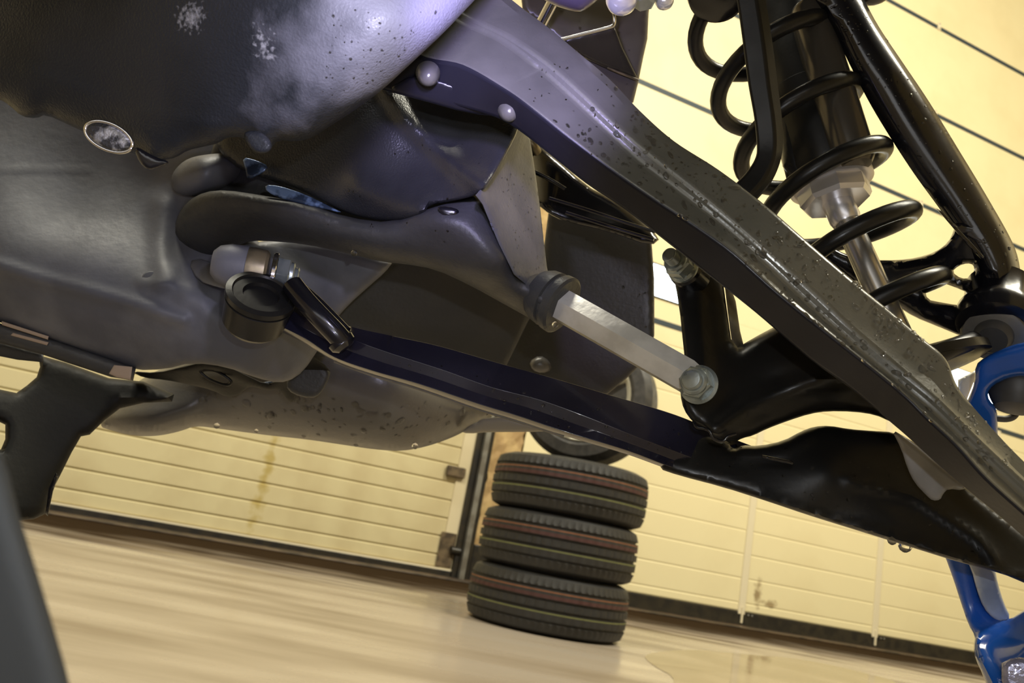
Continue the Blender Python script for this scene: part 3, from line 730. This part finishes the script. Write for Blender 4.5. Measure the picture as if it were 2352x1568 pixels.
# --- tie rod
tr = thing('tie_rod', 'hexagonal bare aluminium tie rod running from the black snout to the steering arm', 'tie rod', P(1430, 780, .58))
A = P(1232, 668, .612); B = P(1610, 882, .545); AX = (B-A).normalized(); L = (B-A).length
def at(px, dd=None):
    """point on the rod axis at picture column px"""
    lo, hi = 0, 1
    for _ in range(40):
        mi = (lo+hi)/2; q = A.lerp(B, mi)-CAM
        x = 1176+F_PX*q.dot(CX)/q.dot(FW)
        if x < px: lo = mi
        else: hi = mi
    return A.lerp(B, lo)
lathe('boot_collar', at(1236), B, [(0, .0175), (.006, .0205), (.013, .0215), (.014, .0195), (.0165, .0195), (.0175, .0222), (.023, .0225), (.0245, .0205), (.0247, .013)], M_['boot'], tr, 48, 25)
lathe('white_washer', at(1283), B, [(0, .0205), (.0016, .0208), (.0018, .013)], M_['silver'], tr, 40)
lathe('hex_bar', at(1275), B, [(0, .0125), (.002, .0132), (L*.80, .0126), (L*.83, .0115)], M_['brushed'], tr, 6, 20, .35)
droplets_later = []

def flange_nut(par, a, b, fr, hr, sr, lens, m='zinc'):
    """washer flange, hexagon with chamfer, crown and threaded stud along a->b"""
    f, h, c, s = lens; ax = (b-a).normalized()
    fl_ = lathe('flange', a, b, [(0, fr*.96), (f*.3, fr), (f*.6, fr), (f, fr*.86)], M_[m], par, 40)
    nut = lathe('hex_nut', a+ax*(f*.8), b, [(0, hr), (h*.85, hr), (h, hr*.88)], M_[m], par, 6, 20, .2)
    lathe('nut_crown', a+ax*(f+h*.9), b, [(0, hr*.84), (c*.6, hr*.82), (c, hr*.70), (c*1.02, sr*1.02)], M_[m], nut, 32)
    pr = []
    k = max(4, int(s/.0011))
    for i in range(k):
        pr += [(s*i/k, sr), (s*(i+.5)/k, sr*.90)]
    pr += [(s, sr*.9), (s*1.03, sr*.78)]
    lathe('threaded_stud', a+ax*(f+h*.9+c*.4), b, pr, M_[m], nut, 28, 20)
flange_nut(tr, P(1606, 884, .540), P(1553, 846, .502), .0133, .0112, .0066, (.003, .0085, .003, .006))

# --- steering arm (forged bracket)
sa = thing('steering_arm', 'black forged steering arm crossing behind the diagonal beam', 'steering arm', P(1680, 850, .56))
sa_m = relief('arm_forging', [(1540, 600), (1600, 585), (1660, 640), (1668, 700), (1683, 805), (1730, 776), (1785, 747), (1850, 715), (1950, 700), (2060, 840), (2120, 960), (2090, 985), (2045, 968), (2010, 952), (1960, 945), (1900, 944), (1860, 950), (1810, 966), (1760, 985), (1730, 1000), (1705, 1006),
       (1690, 1014), (1665, 1012), (1645, 1008), (1615, 985), (1590, 968), (1570, 940), (1562, 905), (1566, 880), (1578, 870), (1570, 800), (1560, 700)],
       [(1540, 600, .60), (1660, 640, .60), (1575, 900, .548), (1683, 805, .575), (1650, 1005, .54), (1785, 747, .575), (1900, 850, .545), (2100, 960, .55), (1900, 700, .58), (1900, 944, .56)], M_['satin'], sa, .02, 26, .012, 12, 1,
       ridges=[([(1640, 990), (1720, 930), (1860, 880), (2000, 860)], 22, .007), ([(1600, 640), (1620, 860)], 14, .003)])
relief('bar_side', [(1664, 652), (1678, 658), (1690, 692), (1700, 760), (1708, 792), (1684, 806), (1672, 720)], [(1664, 652, .605), (1708, 792, .60), (1684, 806, .585)], mat('lit_olive_steel', (.12, .11, .09), .35, .2, (.25, .24, .20), 60), sa, .01, 5, .002, 7, 0)  # lit side of the bar: the light is put into a paler olive
# seam bead where it meets the lower arm
bead = [(1592, 968, .545), (1600, 980, .542), (1618, 984, .54), (1630, 990, .538), (1640, 1008, .537), (1660, 1013, .537), (1672, 1002, .537), (1690, 996, .538)]
tube('sealant_bead', bead, .0011, M_['gloss'], sa, 5, 8)
flange_nut(sa, P(1572, 618, .585), P(1494, 545, .548), .0115, .0105, .0056, (.005, .0095, .003, .010))
lathe('upper_stud_sleeve', P(1595, 640, .60), P(1560, 606, .58), [(0, .0125), (.016, .0125), (.018, .011)], M_['gloss'], sa, 28)

# --- lower control arm
la = thing('lower_control_arm', 'glossy blue-black lower control arm running from the bushing to the far right', 'control arm', P(1200, 930, .56))
Ur = [(600, 655), (640, 668), (730, 716), (800, 748), (905, 772), (1010, 795), (1157, 837), (1270, 868), (1388, 903), (1550, 952), (1660, 998), (1760, 1036)]
M1 = [(596, 676), (636, 692), (720, 742), (803, 777), (901, 812), (1020, 850), (1129, 889), (1240, 918), (1346, 956), (1480, 1010), (1600, 1055), (1700, 1095)]
M2 = [(584, 724), (622, 738), (700, 777), (768, 820), (855, 851), (964, 882), (1101, 928), (1190, 955), (1297, 991), (1440, 1034), (1560, 1078), (1650, 1090)]
BL = [(584, 745), (622, 762), (700, 800), (765, 834), (850, 866), (960, 900), (1090, 946), (1185, 975), (1290, 1008), (1430, 1049), (1550, 1088), (1642, 1102)]
dl = [.600, .597, .592, .588, .583, .578, .570, .566, .562, .560, .566, .580]
BL = [((a[0]+b[0])/2, (a[1]+b[1])/2) for a, b in zip(M2, BL)]
def rail(pts, dd, off): return [(p[0], p[1], d+off) for p, d in zip(pts, dd)]
mid = [((a[0]*.5+b[0]*.5), (a[1]*.5+b[1]*.5)) for a, b in zip(M1, M2)]
la_m = loft('arm_tube', [rail(Ur, dl, .020), rail(M1, dl, .004), rail(mid, dl, .0055), rail(M2, dl, .002), rail(BL, dl, .010), rail(BL, dl, .034), rail(Ur, dl, .042)], M_['navy'], la, 6, .0028, 30, 3)
# weld seam on its lower edge
seam = [(BL[i][0]+2, BL[i][1]+2, dl[i]+.014) for i in range(3, 9)]
tube('weld_seam', seam, .0012, M_['alu_dark'], la, 5, 8)
plate_m = relief('arm_plate', [(1500, 1010), (1560, 985), (1640, 1000), (1672, 1014), (1700, 1022), (1745, 1024), (1800, 1012), (1840, 990), (1870, 979), (1905, 977), (1950, 985), (2000, 989), (2055, 992), (2110, 1020), (2200, 1100), (2300, 1180), (2450, 1290), (2560, 1380), (2560, 1450), (2430, 1372), (2352, 1338), (2300, 1316), (2200, 1290),
        (2130, 1268), (2050, 1243), (1960, 1215), (1860, 1184), (1760, 1150), (1660, 1118), (1560, 1092), (1510, 1075)],
       [(1500, 1040, .575), (1700, 1030, .57), (1560, 1090, .562), (1900, 980, .575), (1900, 1190, .545), (2055, 992, .57), (2350, 1330, .515), (2500, 1340, .52), (2200, 1180, .54), (1900, 1080, .55)], M_['satin'], la, .022, 20, .008, 13, 1,
       holes=[[(1674, 1018), (1684, 1014), (1694, 1022), (1690, 1030), (1680, 1028)]],
       ridges=[([(1750, 1144), (1950, 1205), (2150, 1268), (2350, 1330)], 10, .003), ([(1950, 1105), (2100, 1140), (2250, 1240), (2290, 1290)], 12, .003), ([(1700, 1040), (1800, 1036), (1870, 1000)], 10, .002)])
relief('plate_slot', [(1748, 1044), (1820, 1058), (1824, 1068), (1750, 1052)], .5455, M_['gloss'], la, .003, 4, .0015, 5, 0)
fm = relief('water_film', [(2046, 984), (2090, 1010), (2150, 1060), (2222, 1115), (2212, 1126), (2178, 1122), (2166, 1134), (2160, 1148), (2142, 1150), (2128, 1138), (2100, 1108), (2084, 1075), (2070, 1030)], [(2046, 984, .53), (2222, 1120, .515), (2140, 1145, .525)], M_['film'], la, .004, 14, .003, 7, 1)
# bushing eye with grooved lip
ey = lathe('bushing_eye', P(578, 752, .598), P(606, 655, .575), [(0, .0165), (.002, .0195), (.006, .0222), (.020, .0232), (.027, .0245), (.0275, .0235), (.0285, .0235), (.029, .0247), (.033, .0247), (.034, .0205), (.0325, .0195), (.0325, .013), (.030, .012)], M_['satin'], la, 56, 25)
# strut
tube('brace_tube', [(672, 655, .585), (700, 690, .578), (735, 728, .572), (768, 762, .572), (786, 782, .574)], .0078, M_['gloss'], la, 6, 24)
tube('brace_tube_edge', [(684, 655, .592), (735, 700, .584), (795, 762, .578)], .0042, M_['gloss'], la, 6, 16)
lathe('weld_bead', P(778, 776, .576), P(800, 806, .576), [(0, .008), (.002, .0098), (.006, .0095), (.009, .006)], M_['gloss'], la, 28)

# --- pivot bolt through the bushing
pb = thing('pivot_bolt', 'oily pivot bolt with sleeve and zinc nut above the bushing eye', 'bolt', P(620, 630, .58))
PA = P(488, 602, .602); PB = P(700, 640, .618); pax = (PB-PA).normalized()
def pat(px):
    lo, hi = 0, 1
    for _ in range(40):
        mi = (lo+hi)/2; q = PA.lerp(PB, mi)-CAM
        if 1176+F_PX*q.dot(CX)/q.dot(FW) < px: lo = mi
        else: hi = mi
    return PA.lerp(PB, lo)
lathe('cast_cone', pat(488), PB, [(0, 0.00912), (.004, 0.01345), (.012, 0.01619), (.024, 0.01664), (.026, 0.01482)], M_['alu'], pb, 40)
lathe('bronze_sleeve', pat(558), PB, [(0, 0.01425), (.001, 0.01619), (.008, 0.01664), (.016, 0.01619), (.018, 0.01425)], M_['brass'], pb, 40)
lathe('washer', pat(624), PB, [(0, 0.01482), (.0006, 0.01573), (.003, 0.01573), (.0036, 0.01482)], M_['chrome'], pb, 40)
lathe('hex_nut', pat(636), PB, [(0, 0.01345), (.0085, 0.01345), (.0095, 0.01197)], M_['zinc'], pb, 6, 20, .5)
lathe('nut_crown', pat(663), PB, [(0, 0.01117), (.003, 0.01083), (.004, 0.00912)], M_['zinc'], pb, 30)
lathe('threaded_end', pat(671), PB, [(0, 0.00775), (.001, 0.00707), (.002, 0.00775), (.003, 0.00707), (.004, 0.00775), (.005, 0.00627)], M_['zinc'], pb, 28, 20)

# --- diagonal beam
bm_ = thing('radius_beam', 'wide grey-violet diagonal steel beam with pressed ridges crossing the whole picture', 'beam', P(1700, 560, .47))
U = [(1050, -110), (1176, 0), (1259, 63), (1318, 112), (1400, 182), (1470, 255), (1548, 324), (1652, 391), (1760, 473), (1850, 551), (1960, 645), (2058, 725), (2116, 775), (2172, 824), (2203, 893), (2280, 985), (2352, 1060), (2450, 1150), (2560, 1250)]
C1 = [(1040, -98), (1166, 12), (1249, 75), (1308, 124), (1390, 194), (1460, 268), (1535, 334), (1620, 398), (1720, 486), (1802, 560), (1910, 656), (2010, 754), (2075, 815), (2140, 872), (2185, 925), (2265, 1008), (2335, 1080), (2432, 1170), (2542, 1270)]
C2 = [(960, -40), (1064, 31), (1169, 83), (1263, 147), (1340, 215), (1420, 290), (1500, 358), (1579, 420), (1681, 506), (1760, 574), (1868, 668), (1950, 745), (2040, 822), (2101, 874), (2158, 922), (2240, 1003), (2321, 1078), (2418, 1168), (2528, 1268)]
G = [(945, -25), (1052, 45), (1158, 97), (1245, 165), (1322, 234), (1400, 308), (1480, 380), (1562, 440), (1668, 522), (1745, 592), (1848, 690), (1930, 764), (2012, 838), (2085, 895), (2145, 945), (2225, 1023), (2303, 1095), (2400, 1186), (2510, 1286)]
Ar = [(850, 50), (962, 127), (1060, 150), (1155, 203), (1215, 245), (1300, 312), (1395, 383), (1490, 450), (1591, 515), (1680, 578), (1780, 668), (1892, 758), (1989, 834), (2075, 905), (2125, 955), (2195, 1020), (2266, 1100), (2365, 1190), (2475, 1290)]
Lr = [(770, 150), (883, 207), (1000, 232), (1110, 260), (1172, 286), (1260, 352), (1346, 421), (1430, 477), (1532, 556), (1615, 622), (1735, 717), (1862, 826), (1953, 891), (2043, 967), (2085, 1003), (2150, 1062), (2220, 1122), (2320, 1205), (2430, 1305)]
n = len(U); db = [.515 - .095*i/(n-1) for i in range(n)]
bk = [((u[0]+l[0])/2, (u[1]+l[1])/2) for u, l in zip(U, Lr)]
bm_m = loft('beam_pressing', [rail(U, db, .014), rail(C1, db, .0085), rail(C2, db, .0035), rail(G, db, .0062), rail(Ar, db, .0), rail(Lr, db, .020), rail(Lr, db, .034), rail(U, db, .034)], M_['arm'], bm_, 6, .0022, 20, 3, ({4, 5, 6}, M_['web']))  # lower faces take a darker material that stands for their shade
# domed rivets along the lower web
for (x, y, d, r) in ((985, 176, .503, .0062), (1172, 258, .508, .0062), (1238, 288, .506, .0052)):
    a = P(x-2, y-8, d+.006); b = P(x+2, y+34, d-.020)
    lathe('domed_rivet', a, b, [(0, r*1.25), (.004, r*1.15), (.0075, r*.95), (.0100, r*.72), (.0115, r*.35), (.0118, .0002)], M_['arm'], bm_, 28, 60)
relief('web_gusset', [(883, 208), (950, 170), (1010, 182), (1080, 210), (1160, 268), (1080, 262), (960, 228)], [(883, 208, .52), (1160, 270, .525), (1000, 180, .512)], M_['web'], bm_, .004, 10, .003, 8, 1)

# --- rear (far side) arm seen in the gap
ra = thing('rear_lower_arm', 'short glossy black far-side arm seen under the diagonal beam', 'control arm', P(1360, 450, .8))
ra_m = relief('far_arm', [(1080, 300), (1225, 314), (1262, 346), (1345, 425), (1400, 452), (1440, 475), (1520, 545), (1495, 566), (1400, 532), (1295, 508), (1262, 492), (1235, 470), (1080, 440)],
       [(1080, 350, .66), (1190, 300, .76), (1520, 550, .74), (1260, 480, .78), (1345, 425, .79)], M_['gloss'], ra, .02, 18, .010, 6, 1,
       sharp=60)
tube('pressed_rib', [(1262, 455, .770), (1350, 482, .757), (1440, 512, .744), (1505, 532, .738)], .0016, M_['navy'], ra, 6, 12)
tube('pressed_rib', [(1300, 488, .768), (1400, 520, .752), (1502, 550, .738)], .0016, M_['navy'], ra, 6, 12)
tube('pressed_rib', [(1222, 392, .768), (1262, 412, .766), (1298, 434, .766)], .0020, M_['gloss'], ra, 6, 12)
tube('oily_fitting', [(1215, 318, .775), (1224, 334, .77), (1234, 350, .775)], .0045, M_['brass'], ra, 4, 12)

# --- guard behind the beam, top centre
ug = thing('upper_guard', 'olive-black folded upper guard behind the diagonal beam, top centre', 'guard', P(1380, 100, .78))
ug_m = relief('guard_back', [(1190, -60), (1500, -60), (1490, 30), (1487, 90), (1478, 130), (1466, 190), (1455, 235), (1440, 246), (1380, 190), (1290, 100), (1200, 20)], [(1200, 0, .78), (1490, 0, .80), (1450, 240, .80)], mat('olive_black_plastic', (.085, .075, .058), .35, 0, (.11, .10, .08), 12, .28), ug, .012, 10, .006, 10, 0)
relief('guard_facet', [(1285, 92), (1330, 78), (1402, 62), (1412, 62), (1430, 110), (1466, 182), (1400, 160), (1340, 132)], [(1285, 92, .765), (1412, 62, .762), (1466, 182, .79), (1340, 132, .775)], mat('olive_black_facet', (.022, .02, .014), .3, 0, (.035, .031, .022), 12, .24), ug, .01, 6, .003, 8, 0)
tube('guard_rim', [(1285, 92, .763), (1340, 78, .762), (1398, 63, .760), (1410, 55, .760), (1410, 35, .760), (1405, 18, .762), (1408, -30, .765)], .0016, M_['chrome'], ug, 5, 10)
tube('guard_rim', [(1395, 155, .782), (1430, 170, .785), (1466, 184, .79)], .0011, M_['brass'], ug, 4, 8)
lathe('steel_pin', P(1268, 8, .72), P(1240, 62, .73), [(0, .0052), (.020, .0052), (.022, .004)], M_['chrome'], ug, 20)
relief('violet_cover', [(1228, -60), (1400, -60), (1382, -10), (1362, 10), (1338, 27), (1315, 26), (1270, 12), (1235, -10)], [(1228, -40, .60), (1400, -40, .58), (1338, 27, .60)], M_['violet'], ug, .012, 22, .012, 8, 1)
# --- clamp bolt at the very top
cb = thing('clamp_bolt', 'bright plated domed clamp bolt and nut at the top edge', 'bolt', P(1450, -10, .52))
def dome(name, x, y, d, r, m, par, down=1.0):
    a = P(x, y-70, d+.01); b = P(x, y, d)
    return lathe(name, a, b, [((b-a).length-r*1.2, r*.9), ((b-a).length-r*.6, r), ((b-a).length, r*.97), ((b-a).length+r*.4, r*.82), ((b-a).length+r*.7, r*.5), ((b-a).length+r*.8, .0005)], m, par, 28, 60)
dome('dome_head', 1428, 2, .52, .0105, M_['whitecap'], cb)
lathe('hex_nut', P(1476, -34, .53), P(1480, 20, .525), [(0, .0085), (.010, .0085), (.0145, .0075), (.0155, .006)], M_['zinc'], cb, 6, 20, .1)
dome('ball_end', 1526, 4, .53, .0062, M_['whitecap'], cb)
# --- ribbed cap above the spring
cp = thing('spring_top_cap', 'pale ribbed dome cap on top of the coil spring', 'cap', P(1648, -20, .62))
a = P(1655, -60, .66); b = P(1645, -6, .635)
vs = []; fs = []; ax = (b-a).normalized(); u = ax.orthogonal().normalized(); v = ax.cross(u); seg = 48
prf = [(-.01, .0215), (.008, .0205), (.018, .018), (.026, .013), (.030, .006), (.031, .0005)]
for (tt, r) in prf:
    for k in range(seg):
        th = 2*pi*k/seg; rr_ = r*(1-.06*(1 if k % 8 == 0 else 0)); vs.append(a+ax*tt+u*rr_*cos(th)+v*rr_*sin(th))
for i in range(len(prf)-1):
    for k in range(seg):
        p = i*seg+k; q = i*seg+(k+1) % seg; fs.append((p, q, q+seg, p+seg))
fs.append(tuple(range(seg)))
link('cap_dome', vs, fs, mat('pale_cast_cap', (.42, .42, .45), .4, .2), cp, True, 60)
lathe('cap_ring', P(1650, -30, .65), P(1645, 0, .64), [(0, .0235), (.010, .024), (.0155, .022), (.0165, .019)], M_['gloss'], cp, 40)

# --- shock absorber
sh = thing('shock_absorber', 'black coil-over shock absorber with silver gland nut, upper right', 'shock absorber', P(1900, 350, .64))
SA = P(1742, 60, .700); SB = P(2072, 850, .600); sax = (SB-SA).normalized()
def axp(y):
    lo, hi = -1, 2
    for _ in range(50):
        mi = (lo+hi)/2; q = SA+(SB-SA)*mi-CAM
        if 784-F_PX*q.dot(CY)/q.dot(FW) < y: lo = mi
        else: hi = mi
    return SA+(SB-SA)*lo
ctr = P(1908, 418, .648); top = P(1780, -20, .715); dax = (ctr-top).normalized()
LB = (ctr-top).length
lathe('damper_body', top, ctr, [(0, .026), (.02, .0285), (LB*.55, .0290), (LB*.56, .0315), (LB-.012, .0315), (LB-.006, .030)], M_['satin'], sh, 48)
# slimmer bright tube on its flank
a = P(1858, 30, .665); b = P(1962, 372, .622)
Lb = (b-a).length
lathe('bypass_tube', a, b, [(-.006, .012), (0, .0155), (Lb*.5, .0165), (Lb-.01, .0165), (Lb, .0150), (Lb+.004, .012)], mat('dark_anodised_tube', (.10, .09, .075), .2, .6), sh, 36)
relief('body_web', [(1780, 40), (1870, 60), (1900, 180), (1950, 340), (1965, 380), (1880, 420), (1800, 410), (1790, 300)], [(1780, 40, .672), (1870, 60, .668), (1965, 380, .628), (1800, 410, .64)], M_['satin'], sh, .012, 30, .012, 10, 1)
gl = lathe('gland_ring', ctr+dax*-.006, ctr+dax, [(0, .0305), (.002, .0322), (.009, .0322), (.011, .0300), (.012, .026)], M_['silver'], sh, 56)
lathe('gland_nut', ctr+dax*.005, ctr+dax, [(0, .0275), (.011, .0275), (.0145, .0250), (.015, .013)], M_['silver'], sh, 8, 20, .3)
sh0 = ctr+dax*.012; sh1 = P(2048, 735, .602)
lathe('damper_shaft', sh0, sh1, [(0, .0098), ((sh1-sh0).length+.02, .0098)], mat('polished_damper_shaft', (.70, .68, .64), .26, .9), sh, 36)
lathe('shaft_bumper', sh0+dax*.002, sh1, [(0, .0105), (.004, .0118), (.02, .0118), (.024, .0105)], M_['silver'], sh, 36)
# spring
u = (CX - sax*CX.dot(sax)).normalized(); v = u.cross(sax).normalized()
if v.dot(FW) > 0: v = -v
pts = []; RS = .0522; turns = 6.3; Lc = (SB-SA).length
for i in range(int(turns*40)+1):
    ph = 2*pi*i/40
    k = i/40/turns
    pos = -.038 + (Lc+.045)*(k*1.12-.12*k*k)
    pts.append(SA+sax*pos+u*(RS*cos(ph)-.0025)+v*(RS*sin(ph)))
tube_w('coil_spring', pts, .0068, M_['satin'], sh, 16, True, 80)
lathe('spring_seat', axp(835), SB+sax, [(0, .030), (.004, .060), (.010, .060), (.013, .03)], M_['satin'], sh, 48)

# --- anti-roll bar link: flat bent bar
lk = thing('bent_flat_link', 'flat black link bar with a bend at its lower end, before the spring', 'link bar', P(1745, 230, .57))
Lp = [(1680, -60), (1692, 0), (1705, 90), (1718, 190), (1732, 270), (1738, 330), (1735, 362), (1715, 395), (1686, 425), (1645, 465), (1600, 510)]
Rp = [(1748, -60), (1762, 20), (1776, 110), (1787, 200), (1796, 270), (1799, 325), (1792, 372), (1772, 418), (1742, 455), (1700, 495), (1650, 545)]
dd = [.60-.002*i for i in range(11)]
Mp = [((a_[0]*.3+b_[0]*.7), (a_[1]*.3+b_[1]*.7)) for a_, b_ in zip(Lp, Rp)]
lk_m = loft('link_bar', [rail(Lp, dd, .004), rail(Mp, dd, .0), rail(Rp, dd, .006), rail(Rp, dd, .016), rail(Lp, dd, .016)], M_['satin'], lk, 6, .0025, 25, 3)

# --- upper control arm on the right
ua = thing('upper_control_arm', 'wet black tubular upper control arm with webbed end, upper right', 'control arm', P(2150, 400, .6))
L2 = [(1800, -120), (1850, -30), (1908, 60), (1960, 165), (2012, 262), (2090, 385), (2160, 482), (2218, 565), (2250, 630), (2262, 690), (2262, 760)]
R2 = [(1905, -120), (1968, -30), (2018, 60), (2078, 150), (2135, 235), (2215, 365), (2278, 470), (2328, 562), (2344, 625), (2346, 690), (2352, 760)]
d2_ = [.645, .640, .632, .624, .618, .608, .600, .592, .588, .588, .592]
def mixr(a_, b_, t_): return [((p[0]*(1-t_)+q[0]*t_), (p[1]*(1-t_)+q[1]*t_)) for p, q in zip(a_, b_)]
ua_m = loft('arm_tube', [rail(L2, d2_, .014), rail(mixr(L2, R2, .18), d2_, .005), rail(mixr(L2, R2, .45), d2_, .0), rail(mixr(L2, R2, .72), d2_, .001), rail(mixr(L2, R2, .90), d2_, .006), rail(R2, d2_, .014), rail(mixr(L2, R2, .9), d2_, .030), rail(mixr(L2, R2, .1), d2_, .030)], M_['gloss'], ua, 6, 0, 50)
relief('weld_ridge', [(2150, 478), (2162, 484), (2235, 560), (2262, 590), (2255, 596), (2225, 566)], .587, M_['gloss'], ua, .003, 4, .002, 6, 0)
relief('end_casting', [(2195, 505), (2190, 530), (2178, 556), (2150, 578), (2105, 592), (2060, 597), (2010, 597), (1950, 588), (1890, 556), (1870, 580), (1950, 640), (2000, 672), (2055, 700), (2100, 728), (2150, 748), (2215, 775), (2290, 790), (2350, 790), (2352, 700), (2330, 590), (2262, 520)],
       [(2195, 505, .600), (2060, 597, .635), (1880, 565, .66), (2100, 728, .63), (2290, 780, .595), (2330, 600, .592), (2200, 640, .61)], M_['gloss'], ua, .014, 14, .007, 10, 1,
       holes=[[(2186, 624), (2202, 610), (2222, 604), (2236, 608), (2238, 622), (2230, 638), (2208, 640)], [(2124, 662), (2132, 649), (2160, 648), (2196, 660), (2226, 674), (2226, 690), (2214, 702), (2196, 700), (2160, 694), (2130, 688)]],
       ridges=[([(2045, 672), (2120, 715), (2200, 735)], 14, .006), ([(2200, 520), (2180, 560), (2130, 592), (2060, 604)], 7, .005)])
lathe('knuckle_housing', P(2290, 700, .60), P(2282, 770, .585), [(-.02, .022), (0, .0225), (.006, .026), (.012, .0265), (.020, .0255), (.022, .022)], M_['gloss'], ua, 40)
tube('upper_stub', [(1960, -40, .66), (2000, -10, .665), (2035, -25, .67)], .008, M_['gloss'], ua, 5, 14)

# --- ball joint boot
bj = thing('ball_joint', 'dark rubber ball joint boot between upper arm and blue knuckle', 'ball joint', P(2275, 790, .59))
a = P(2290, 748, .598); b = P(2268, 810, .566)
lathe('rubber_boot', a, b, [(0, .0205), (.006, .0235), (.011, .0225), (.014, .0200), (.0145, .0165)], M_['rubber'], bj, 44)
lathe('boot_ring', a+(b-a).normalized()*.0135, b, [(0, .0175), (.001, .0205), (.003, .0203), (.004, .0165)], M_['alu_dark'], bj, 44)
lathe('stud_neck', a+(b-a).normalized()*.015, b, [(0, .0135), (.006, .0125), (.010, .010)], M_['rubber'], bj, 36)

# --- blue steering knuckle
kn = thing('blue_steering_knuckle', 'blue painted steering knuckle at the right edge', 'knuckle', P(2300, 900, .57))
relief('knuckle_fork', [(2240, 838), (2262, 820), (2295, 803), (2345, 786), (2400, 780), (2460, 790), (2460, 905), (2400, 880), (2352, 862), (2315, 868), (2280, 885), (2268, 902), (2272, 920), (2290, 936), (2292, 990), (2290, 1040), (2286, 1100), (2200, 1060), (2190, 990), (2206, 950), (2224, 915), (2238, 880)],
       [(2240, 838, .565), (2345, 790, .545), (2460, 800, .53), (2280, 900, .57), (2290, 1080, .60), (2200, 1000, .60)], M_['blue'], kn, .016, 16, .008, 10, 1)
lathe('lower_boot', P(2345, 850, .585), P(2330, 950, .575), [(0, .018), (.006, .0205), (.016, .0200), (.024, .0165), (.030, .0130), (.031, .008)], M_['rubber'], kn, 40)
relief('silver_bracket', [(2200, 872), (2240, 850), (2243, 862), (2222, 915), (2208, 948), (2200, 900)], .64, mat('bright_bracket', (.75, .74, .68), .4, .2), kn, .006, 6, .003, 7, 0)
# lower fork of the knuckle, seen below the arm
kf_m = relief('lower_fork', [(2150, 1230), (2235, 1250), (2236, 1300), (2248, 1350), (2262, 1388), (2290, 1418), (2318, 1424), (2352, 1400), (2460, 1330), (2460, 1660), (2290, 1660), (2275, 1600), (2258, 1550), (2240, 1512), (2236, 1485), (2240, 1460), (2225, 1436), (2206, 1380), (2190, 1330), (2170, 1275)],
       [(2150, 1230, .60), (2240, 1300, .59), (2320, 1425, .575), (2240, 1500, .56), (2352, 1400, .56), (2352, 1480, .535), (2300, 1600, .53), (2460, 1600, .52)], M_['blue'], kn, .02, 18, .008, 11, 1,
       ridges=[([(2243, 1468), (2300, 1440), (2352, 1405), (2460, 1340)], 9, .004), ([(2243, 1470), (2250, 1500), (2300, 1600)], 12, .005)])
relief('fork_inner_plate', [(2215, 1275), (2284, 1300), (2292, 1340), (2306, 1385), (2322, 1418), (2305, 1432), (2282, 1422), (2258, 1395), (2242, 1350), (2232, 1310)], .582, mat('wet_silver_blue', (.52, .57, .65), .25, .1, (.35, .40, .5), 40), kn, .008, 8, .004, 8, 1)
relief('wet_face', [(2290, 1528), (2330, 1506), (2380, 1515), (2460, 1530), (2460, 1660), (2330, 1660)], [(2290, 1528, .523), (2400, 1500, .515), (2400, 1650, .505)], mat('lavender_wet_sheen', (.30, .30, .42), .14, .4, (.2, .2, .3), 60, .3, .5, 150), kn, .006, 14, .004, 9, 1)  # pale wet gloss of the fork put into this face's colour
tube('knuckle_shank', [(2245, 1010, .605), (2240, 1120, .615), (2225, 1200, .615), (2225, 1262, .612)], .013, M_['blue'], kn, 6, 20)
tube('brake_hose', [(2285, 960, .60), (2310, 962, .60), (2328, 956, .60), (2338, 940, .60)], .0025, M_['rubber'], kn, 5, 10)

# ------------------------------------------------------------------ water
bpy.context.view_layer.update()
beam_strip = [u_ for u_ in U[3:17]]+[l_ for l_ in reversed(Ar[3:17])]
droplets(bm_, [bm_m], [([u_ for u_ in U[5:17]]+[l_ for l_ in reversed(Ar[5:17])], 520), (beam_strip, 120)], (.00045, .0019), 1, 1.5)
droplets(la, [la_m, plate_m], [([(900, 800), (1560, 985), (1560, 1075), (900, 850)], 90), ([(1560, 1020), (2050, 1010), (2300, 1290), (1560, 1080)], 70)], (.0004, .0014), 2)
droplets(ua, [ua_m], [(L2[0:10]+list(reversed(R2[0:10])), 260)], (.0004, .0015), 3, 1.3)
droplets(ho, [fa_m, ho_m, sn_m], [([(1150, 400), (1235, 400), (1255, 620), (1180, 640)], 110), ([(900, 250), (1180, 320), (1000, 620), (600, 500)], 30)], (.0004, .0010), 4)
droplets(bel, [bel_m], [([(430, 900), (1080, 930), (1000, 1020), (560, 985)], 85)], (.0014, .0048), 5, 1.3)
droplets(fl, [fl_m], [([(1260, 500), (1490, 560), (1490, 780), (1300, 900)], 60)], (.0005, .0016), 6)
droplets(ug, [ug_m], [([(1260, 20), (1480, 20), (1450, 220), (1300, 90)], 30)], (.0005, .0022), 7)
droplets(pan, [pan_m], [([(760, 20), (1040, 20), (880, 180), (720, 280)], 70)], (.0003, .0009), 8)
for par, x, y, d, r in ((bel, 500, 984, .85, .0042), (bel, 700, 1006, .86, .0038), (bel, 820, 1026, .86, .004), (bel, 955, 1030, .86, .0045), (bel, 590, 998, .86, .003),
                        (la, 1640, 1106, .565, .0030), (la, 2080, 1252, .54, .0055), (la, 2050, 1243, .54, .004), (ho, 815, 588, .60, .0030), (tr, 1276, 752, .585, .0030)):
    hang_drop(par, x, y-14, d+.012, r*.8)
